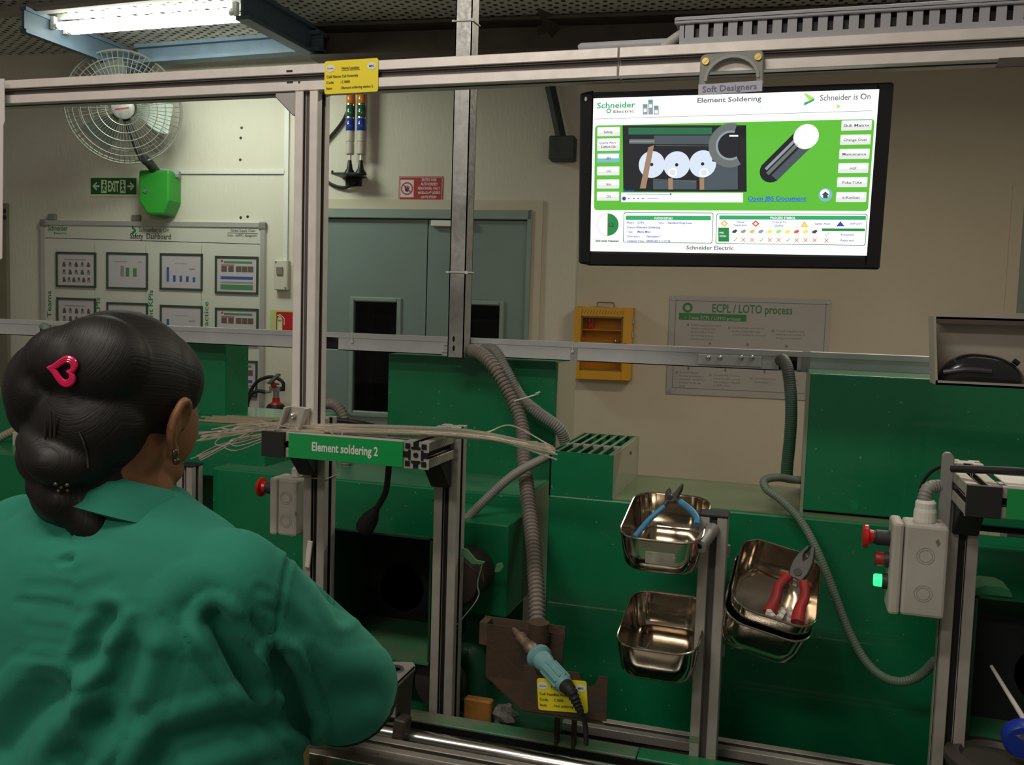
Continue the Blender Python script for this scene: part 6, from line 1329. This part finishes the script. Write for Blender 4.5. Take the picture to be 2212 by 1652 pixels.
for s_ in (-1, 1):                                   # ears: rim, lobe, hollow
    ex_ = [(s_ * (.074 + a), y, z) for a, y, z in ((0, .010, -.030), (.006, .010, -.010), (.011, -.002, .002), (.0135, -.016, .000), (.0125, -.022, -.018), (.010, -.017, -.038), (.007, -.006, -.050), (.003, .004, -.058), (.002, .008, -.050))]
    b.tube(spline([hp(*p) for p in ex_], 4), .0052, 10); he((s_ * .077, -.006, -.026), (.004, .013, .026)); he((s_ * .079, .002, -.056), (.005, .007, .009))
# neck and trunk
capsule(b, [NB + V((0, -.005, -.06)), NB + V((0, .004, .02)), hp(0, -.020, -.075), hp(0, -.01, -.03)], [.060, .054, .052, .055], 20)
for z, rx, ry, y in ((1.115, .150, .085, -.01), (1.06, .135, .092, 0), (.98, .12, .09, 0), (.90, .13, .095, .0), (.82, .15, .105, 0), (.76, .14, .10, 0)): b.ell((0, y, z), (rx, ry, .062), 24, 14)
for S_, E_, W_, sd in ((SR, ER, WRr, -1), (SLf, EL, WL, 1)):
    capsule(b, [S_, (S_ + E_) / 2, E_], [.052, .043, .036]); capsule(b, [E_, E_.lerp(W_, .35), W_], [.036, .037, .024]); hand(b, W_, (W_ - E_) * .6 + V((-.04 * -sd * -1, .06, -.02)), sd)
for s_ in (-1, 1):
    capsule(b, [(s_ * .075, .0, .74), (s_ * .085, .012, .44), (s_ * .085, -.012, .10)], [.085, .055, .036]); capsule(b, [(s_ * .085, -.02, .045), (s_ * .09, .05, .035), (s_ * .095, .13, .022)], [.034, .034, .022])
body = place(fuse(b, .0032, 2), 'body', m_skin, woman)
b = MB()
for s_ in (-1, 1): b.ell(hp(s_ * .030, .0765, -.008), (.0115, .008, .0085), 16, 10, HR)
eyes = b.build('eyes', mat('eye_white', (.55, .52, .48), .25), body, smooth=True)
b = MB()
for s_ in (-1, 1): b.ell(hp(s_ * .029, .0825, -.010), (.0055, .003, .0055), 14, 8, HR)
b.build('irises', m_ink, body, smooth=True)
b = MB(); b.tube([hp(-.020, .089, -.0762), hp(0, .093, -.0758), hp(.020, .089, -.0762)], .0022, 8); b.build('mouth_line', mat('lip_brown', (.12, .035, .03), .4), body, smooth=True)
b = MB()
for s_ in (-1, 1): b.tube(spline([hp(s_ * .014, .0865, .010), hp(s_ * .032, .084, .016), hp(s_ * .050, .066, .010)], 5), .0032, 8)
b.build('eyebrows', mat('brow_black', (.012, .010, .009), .7), body, smooth=True)

# --- work coat
m_coat = mat('green_coat_cloth', (.014, .200, .132), .85, var=.07, vs=9, bump=.10, bs=700)
m_coat.node_tree.nodes['Principled BSDF'].inputs['Sheen Weight'].default_value = .25
m_coat.node_tree.nodes['Principled BSDF'].inputs['Sheen Tint'].default_value = (.2, .7, .55, 1)
b = MB(); sec = [(.70, .225, .165, .005), (.80, .222, .162, .0), (.90, .212, .152, .0), (.98, .205, .142, -.004), (1.05, .202, .134, -.008), (1.10, .198, .124, -.014), (1.137, .190, .110, -.018), (1.167, .168, .094, -.018), (1.192, .130, .078, -.016), (1.212, .086, .066, -.014), (1.226, .068, .060, -.012)]
vs = []; fs = []; n = 48
for z, rx, ry, y in sec:
    for k in range(n):
        a = 2 * math.pi * k / n; c_, s_ = math.cos(a), math.sin(a); e_ = .86
        vs.append((rx * math.copysign(abs(c_) ** e_, c_), y + ry * math.copysign(abs(s_) ** e_, s_), z))
for i in range(len(sec) - 1):
    for k in range(n): fs.append((i * n + k, i * n + (k + 1) % n, (i + 1) * n + (k + 1) % n, (i + 1) * n + k))
fs += [tuple(range(n - 1, -1, -1)), tuple((len(sec) - 1) * n + k for k in range(n))]
b.add(vs, fs)
def sleeve(S_, E_, W_, frac):
    end = E_.lerp(W_, frac); mid = (S_ + E_) / 2
    P = spline([S_ + (S_ - E_) * .05, mid, E_.lerp(S_, .12), end], 6); k = len(P)
    b.tube(P, [.066 + .003 * math.sin(3.1 * i / k) + .002 * (i / k) for i in range(k)], 28); b.ell(P[0], (.066, .064, .066), 20, 12); return P[-1], (P[-1] - P[-2]).normalized()
endR, dR = sleeve(SR, ER, WRr, .10); endL, dL = sleeve(SLf, EL, WL, .12)
b.ell((.142, -.012, 1.100), (.062, .075, .058), 20, 12); b.ell((-.148, -.012, 1.105), (.062, .075, .058), 20, 12)
b.ell((0, -.072, 1.115), (.14, .060, .085), 24, 14)
cm = fuse(b, .0052, 7)
# creases: (pixel polyline, width in pixels, depth in metres)
FOLDS = [([(152, 1100), (152, 1220), (156, 1420), (166, 1660)], 5, .0028), ([(135, 1212), (152, 1206)], 9, .006), ([(465, 1345), (500, 1400), (555, 1490)], 26, .015), ([(596, 1430), (625, 1490), (650, 1560)], 24, .016), ([(588, 1545), (470, 1580), (370, 1610), (340, 1660)], 34, .012),
         ([(628, 1180), (612, 1260), (596, 1360), (590, 1440), (580, 1550)], 6, .004), ([(235, 1335), (205, 1380), (190, 1430)], 22, .009), ([(205, 1560), (150, 1640)], 30, .010), ([(100, 1500), (40, 1560), (0, 1620)], 40, .010), ([(410, 1320), (440, 1305)], 40, .006),
         ([(640, 1185), (700, 1260), (740, 1330)], 16, .006), ([(560, 1270), (596, 1290)], 10, .0018), ([(605, 1320), (640, 1355)], 20, .003), ([(570, 1310), (596, 1316)], 10, .0015), ([(650, 1480), (700, 1520), (800, 1500)], 40, .006), ([(290, 1420), (240, 1560)], 40, .007), ([(330, 1400), (300, 1500)], 30, -.006), ([(520, 1380), (560, 1440)], 22, -.007), ([(200, 1450), (175, 1600)], 24, -.006)]
for i in range(8): yy = 1225 + i * 37 + random.uniform(-14, 14); FOLDS.append(([(150, yy), (150 - 70 - 20 * (i % 3), yy - 10 + 8 * (i % 2))], 10, .0007 + .0005 * (i % 3))); FOLDS.append(([(158, yy + 14), (158 + 50 + 35 * (i % 3), yy - 6 - 8 * (i % 2))], 11, .0006 + .0004 * (i % 2)))
cm.calc_loop_triangles(); nrm = [v.normal.copy() for v in cm.vertices]
def segd(px, py, a, c):
    dx, dy = c[0] - a[0], c[1] - a[1]; t = max(0, min(1, ((px - a[0]) * dx + (py - a[1]) * dy) / (dx * dx + dy * dy + 1e-9))); return math.hypot(px - a[0] - t * dx, py - a[1] - t * dy), t
for i, v in enumerate(cm.vertices):
    p = TP + v.co; vd = (CAM - p).normalized()
    if nrm[i].dot(vd) < .05: continue
    x, y = proj(p); dz = 0.0
    if -80 < x < 900 and 1080 < y < 1700:
        for pl_, w_, dp in FOLDS:
            m_ = 1e9
            for k in range(len(pl_) - 1):
                d_, t_ = segd(x, y, pl_[k], pl_[k + 1]); m_ = min(m_, d_)
            if m_ < 2.6 * w_: dz += dp * (1.35 if w_ > 20 else 1) * (math.exp(-(m_ / w_) ** 2) - .35 * math.exp(-((m_ - 1.7 * w_) / w_) ** 2))
        v.co -= nrm[i] * dz
coat = place(cm, 'work_coat', m_coat, woman)
# collar folded round the neck
b = MB(); rings = []
for dz, gr, fwd in ((.000, .000, 0), (.014, -.004, 0), (.030, -.008, .0), (.033, -.004, 0), (.026, .006, -.002), (.006, .017, -.004), (-.010, .026, -.006), (-.012, .022, -.005)):
    ring = []
    for k in range(40):
        a = R(-90 + 300 * (k / 39 - .5)); tilt = -.16
        x = (.066 + gr) * math.cos(a); y = -.006 + (.062 + gr) * math.sin(a) + fwd
        ring.append((x, y, 1.205 - .16 * x + dz - y * .30 - .018 * max(0, math.sin(a))))
    rings.append(ring)
vs = [p for r_ in rings for p in r_]; fs = []
for i in range(len(rings) - 1):
    for k in range(39): fs.append((i * 40 + k, i * 40 + k + 1, (i + 1) * 40 + k + 1, (i + 1) * 40 + k))
b.add(vs, fs); b.build('collar', m_coat, coat, smooth=True)
# dark cuffs
m_navy = mat('navy_cuff', (.010, .010, .022), .8)
for e_, d_, S_ in ((endR, dR, 1), (endL, dL, -1)):
    b = MB(); u1 = d_.orthogonal().normalized(); u2 = d_.cross(u1); vs = []; fs = []; k = 28
    for off, r_ in ((-.006, .0690), (.013, .0685), (.017, .065), (.012, .061), (-.02, .060)): vs += [e_ + d_ * off + (u1 * math.cos(2 * math.pi * j / k) + u2 * math.sin(2 * math.pi * j / k)) * r_ for j in range(k)]
    for i in range(4):
        for j in range(k): fs.append((i * k + j, i * k + (j + 1) % k, (i + 1) * k + (j + 1) % k, (i + 1) * k + j))
    b.add(vs, fs); b.build('cuff', m_navy, coat, smooth=True)
# trousers and shoes
b = MB()
for s_ in (-1, 1): capsule(b, [(s_ * .075, 0, .76), (s_ * .087, .012, .44), (s_ * .088, -.012, .09)], [.108, .078, .066])
b.ell((0, 0, .78), (.17, .125, .10)); place(fuse(b, .008, 3), 'trousers', mat('dark_trousers', (.02, .022, .03), .8), woman)
for s_ in (-1, 1):
    b = MB(); b.ell((s_ * .092, .05, .03), (.045, .125, .032), 20, 12); sh = b.build('shoe', m_black, woman, smooth=True)

# --- hair
m_hair = bpy.data.materials.new('black_hair'); m_hair.use_nodes = True
N = m_hair.node_tree.nodes; L = m_hair.node_tree.links; p_ = N['Principled BSDF']
tcn = N.new('ShaderNodeAttribute'); tcn.attribute_name = 'hair_flow'
nz = N.new('ShaderNodeTexNoise'); nz.inputs['Scale'].default_value = 1.0; nz.inputs['Detail'].default_value = 3; L.new(tcn.outputs['Vector'], nz.inputs['Vector'])
cr = N.new('ShaderNodeValToRGB'); L.new(nz.outputs[0], cr.inputs[0]); cr.color_ramp.elements[0].color = (.004, .0035, .0032, 1); cr.color_ramp.elements[1].color = (.011, .0085, .0075, 1); L.new(cr.outputs[0], p_.inputs['Base Color'])
bp_ = N.new('ShaderNodeBump'); bp_.inputs['Strength'].default_value = .35; bp_.inputs['Distance'].default_value = .002; L.new(nz.outputs[0], bp_.inputs['Height']); L.new(bp_.outputs[0], p_.inputs['Normal'])
p_.inputs['Roughness'].default_value = .5; p_.inputs['Specular IOR Level'].default_value = .38
b = MB()
he((0, -.012, .014), (.0800, .096, .0865)); he((0, -.050, -.040), (.068, .055, .062)); he((0, -.060, -.072), (.048, .036, .05))
he((.0, .010, .026), (.0790, .079, .068)); he((0.008, -.072, .024), (.062, .046, .055))
# twisted roll at the back, bun and tail, placed by eye against the photograph
def hq(px, py, dpt): return atd(px, py, dpt) - TP
b.ell(hq(112, 840, 1.055), (.052, .050, .058), 24, 16); b.ell(hq(92, 830, 1.05), (.036, .036, .048), 24, 16); b.ell(hq(165, 785, 1.035), (.056, .045, .042), 24, 16); b.ell(hq(72, 872, 1.05), (.028, .03, .040), 20, 14); b.ell(hq(150, 880, 1.05), (.052, .045, .045), 20, 14)
capsule(b, [hq(205, 745, 1.045), hq(120, 760, 1.03), hq(82, 805, 1.03), hq(58, 855, 1.035), (hq(90, 920, 1.04))], [.026, .028, .025, .022, .022], 16)
b.ell(hq(135, 985, 1.045), (.048, .045, .043), 24, 16); b.ell(hq(85, 985, 1.04), (.024, .026, .032), 20, 12); b.ell(hq(150, 1060, 1.045), (.043, .04, .042), 24, 16); b.ell(hq(185, 1110, 1.05), (.034, .034, .044), 20, 14)
capsule(b, [hq(70, 955, 1.02), hq(110, 1000, 1.0), hq(165, 1005, 1.01), hq(200, 960, 1.02)], [.018, .024, .024, .016], 14); capsule(b, [hq(95, 1050, 1.03), hq(140, 1085, 1.02), hq(190, 1060, 1.03)], [.02, .026, .02], 14)
capsule(b, [hq(185, 1100, 1.03), hq(205, 1150, 1.02), hq(212, 1185, 1.01)], [.03, .022, .008], 14); capsule(b, [hq(230, 1010, 1.05), hq(215, 1080, 1.04), hq(200, 1140, 1.02)], [.03, .03, .02], 14)
hm = fuse(b, .0036, 4)
pole = (hq(130, 850, 1.03) - HC).normalized(); pu = pole.orthogonal().normalized(); pv_ = pole.cross(pu); fl_ = hm.attributes.new('hair_flow', 'FLOAT_VECTOR', 'POINT'); buf = []
for v in hm.vertices:
    q = v.co - HC; a_ = q.dot(pole); x_, y_ = q.dot(pu), q.dot(pv_); an = math.atan2(y_, x_) + (18 * max(0, a_ - .06)); rd = math.hypot(x_, y_)
    buf += [34 * math.cos(an), 34 * math.sin(an), 14 * a_ + 40 * max(0, a_ - .07) + 20 * min(rd, .05)]
fl_.data.foreach_set('vector', buf)
hair = place(hm, 'hair', m_hair, woman)
tree = BVHTree.FromPolygons([v.co.copy() for v in hm.vertices], [tuple(p.vertices) for p in hm.polygons])
def hair_hit(px, py):
    d = ray(px, py).normalized(); h_ = tree.ray_cast(CAM - TP, d)
    return (h_[0], h_[1]) if h_[0] is not None else (None, None)
# loose strands lying on the hair, drawn from the hairline towards the roll, and wisps at the nape
random.seed(11); b = MB(); made = 0
def strand(pts, r_=.0003, lift=.0004):
    out = []
    for px, py in pts:
        c, nn = hair_hit(px, py)
        if c is None: continue
        out.append(c + nn * lift)
    if len(out) > 3: b.tube(out, [r_] * (len(out) - 1) + [.0002], 4, cap=False)
for i in range(0):
    f = random.random(); a = R(-62 + 150 * f); sx, sy = 275 + 152 * math.cos(a) * .97, 835 - 158 * math.sin(a) * .97
    ex_, ey_ = random.uniform(150, 230), random.uniform(760, 980); mx_, my_ = (sx + ex_) / 2 + random.uniform(-8, 8), (sy + ey_) / 2 - 26 * math.sin(a)
    strand([((1 - t) ** 2 * sx + 2 * t * (1 - t) * mx_ + t * t * ex_, (1 - t) ** 2 * sy + 2 * t * (1 - t) * my_ + t * t * ey_) for t in [k / 12 for k in range(13)]])
for i in range(0):
    cx_, cy_ = random.choice(((110, 830), (165, 800), (130, 990), (150, 1060))); r_ = random.uniform(20, 75); a0 = random.uniform(0, 6.28)
    strand([(cx_ + r_ * math.cos(a0 + k * .16), cy_ + r_ * .8 * math.sin(a0 + k * .16)) for k in range(11)])
for i in range(0):
    x0_, y0_ = random.uniform(180, 240), random.uniform(1080, 1140); c, nn = hair_hit(x0_, y0_)
    if c is None: continue
    c2 = hq(x0_ + random.uniform(-25, 30), y0_ + random.uniform(30, 60), .995); b.tube(spline([c, (c + c2) / 2 + nn * .008, c2], 4), .0003, 4, cap=False)
for i in range(0):
    x0_ = random.uniform(255, 330); c, nn = hair_hit(x0_, 676 + abs(x0_ - 275) * .12)
    if c is None: continue
    c2 = c + V((random.uniform(-.02, .02), 0, random.uniform(.001, .004))); b.tube([c, (c + c2) / 2 + V((0, 0, .003)), c2], .0004, 4, cap=False)
# heart hair clip
c, nn = hair_hit(143, 800)
m_pink = mat('pink_clip', (.80, .012, .11), .22, coat=.5)
zz = (CROT @ V((0, 1, 0))); zz = (zz - nn * zz.dot(nn)).normalized(); xx = zz.cross(nn).normalized()
if xx.dot(CROT @ V((1, 0, 0))) < 0: xx = -xx
hx = [(.016 * math.sin(t) ** 3, .0135 * math.cos(t) - .005 * math.cos(2 * t) - .002 * math.cos(3 * t) - .001 * math.cos(4 * t)) for t in [2 * math.pi * k / 40 for k in range(40)]]
ca, sa = math.cos(R(-102)), math.sin(R(-102)); b = MB()
for sc_, rr_ in ((1.0, .0022), (.86, .0022), (.72, .0020)): b.tube([c + nn * .004 + xx * ((x * ca - z * sa) * sc_) + zz * ((x * sa + z * ca) * sc_ * .95) for x, z in hx], rr_, 8, closed=True)
b.build('heart_clip', m_pink, hair, smooth=True)['label'] = 'bright pink heart shaped hair clip'
# slides and pins catching light
b = MB()
for px, py, l, a in ((112, 915, .014, 70), (120, 918, .012, 80), (100, 925, .010, 60)):
    c, nn = hair_hit(px, py)
    if c is not None: b = MB(); b.tube([c + nn * .002 + V((0, 0, -l)), c + nn * .004 + V((.003, 0, l))], .0013, 6); b.build('hair_pin', mat('pin_dark', (.16, .14, .13), .25, metal=.9), hair, smooth=True)
b = MB(); pc_ = [hair_hit(px, py) for px, py in ((172, 933), (182, 955), (188, 985), (188, 1010))]; pc_ = [c + nn * .002 for c, nn in pc_ if c is not None]
if len(pc_) > 2: b.tube(spline(pc_, 4), .0012, 6)
b.build('hair_pin', mat('pin_dark', (.16, .14, .13), .25, metal=.9), hair, smooth=True)
b = MB()
for px, py in ((121, 1042), (133, 1049), (145, 1044), (128, 1056), (146, 1056)):
    c, nn = hair_hit(px, py)
    if c is not None: b.ell(c + nn * .002, (.0022, .0022, .0022), 10, 6)
b.build('beaded_slide', mat('bead_gold', (.22, .15, .09), .35, metal=.7), hair, smooth=True)
b = MB(); b.ell(hp(.0835, .003, -.066), (.0042, .0042, .0046), 14, 10); b.ell(hp(.0845, -.004, -.058), (.003, .004, .006), 12, 8); b.build('earring', mat('earring_dark', (.16, .12, .08), .25, metal=.9), body, smooth=True)
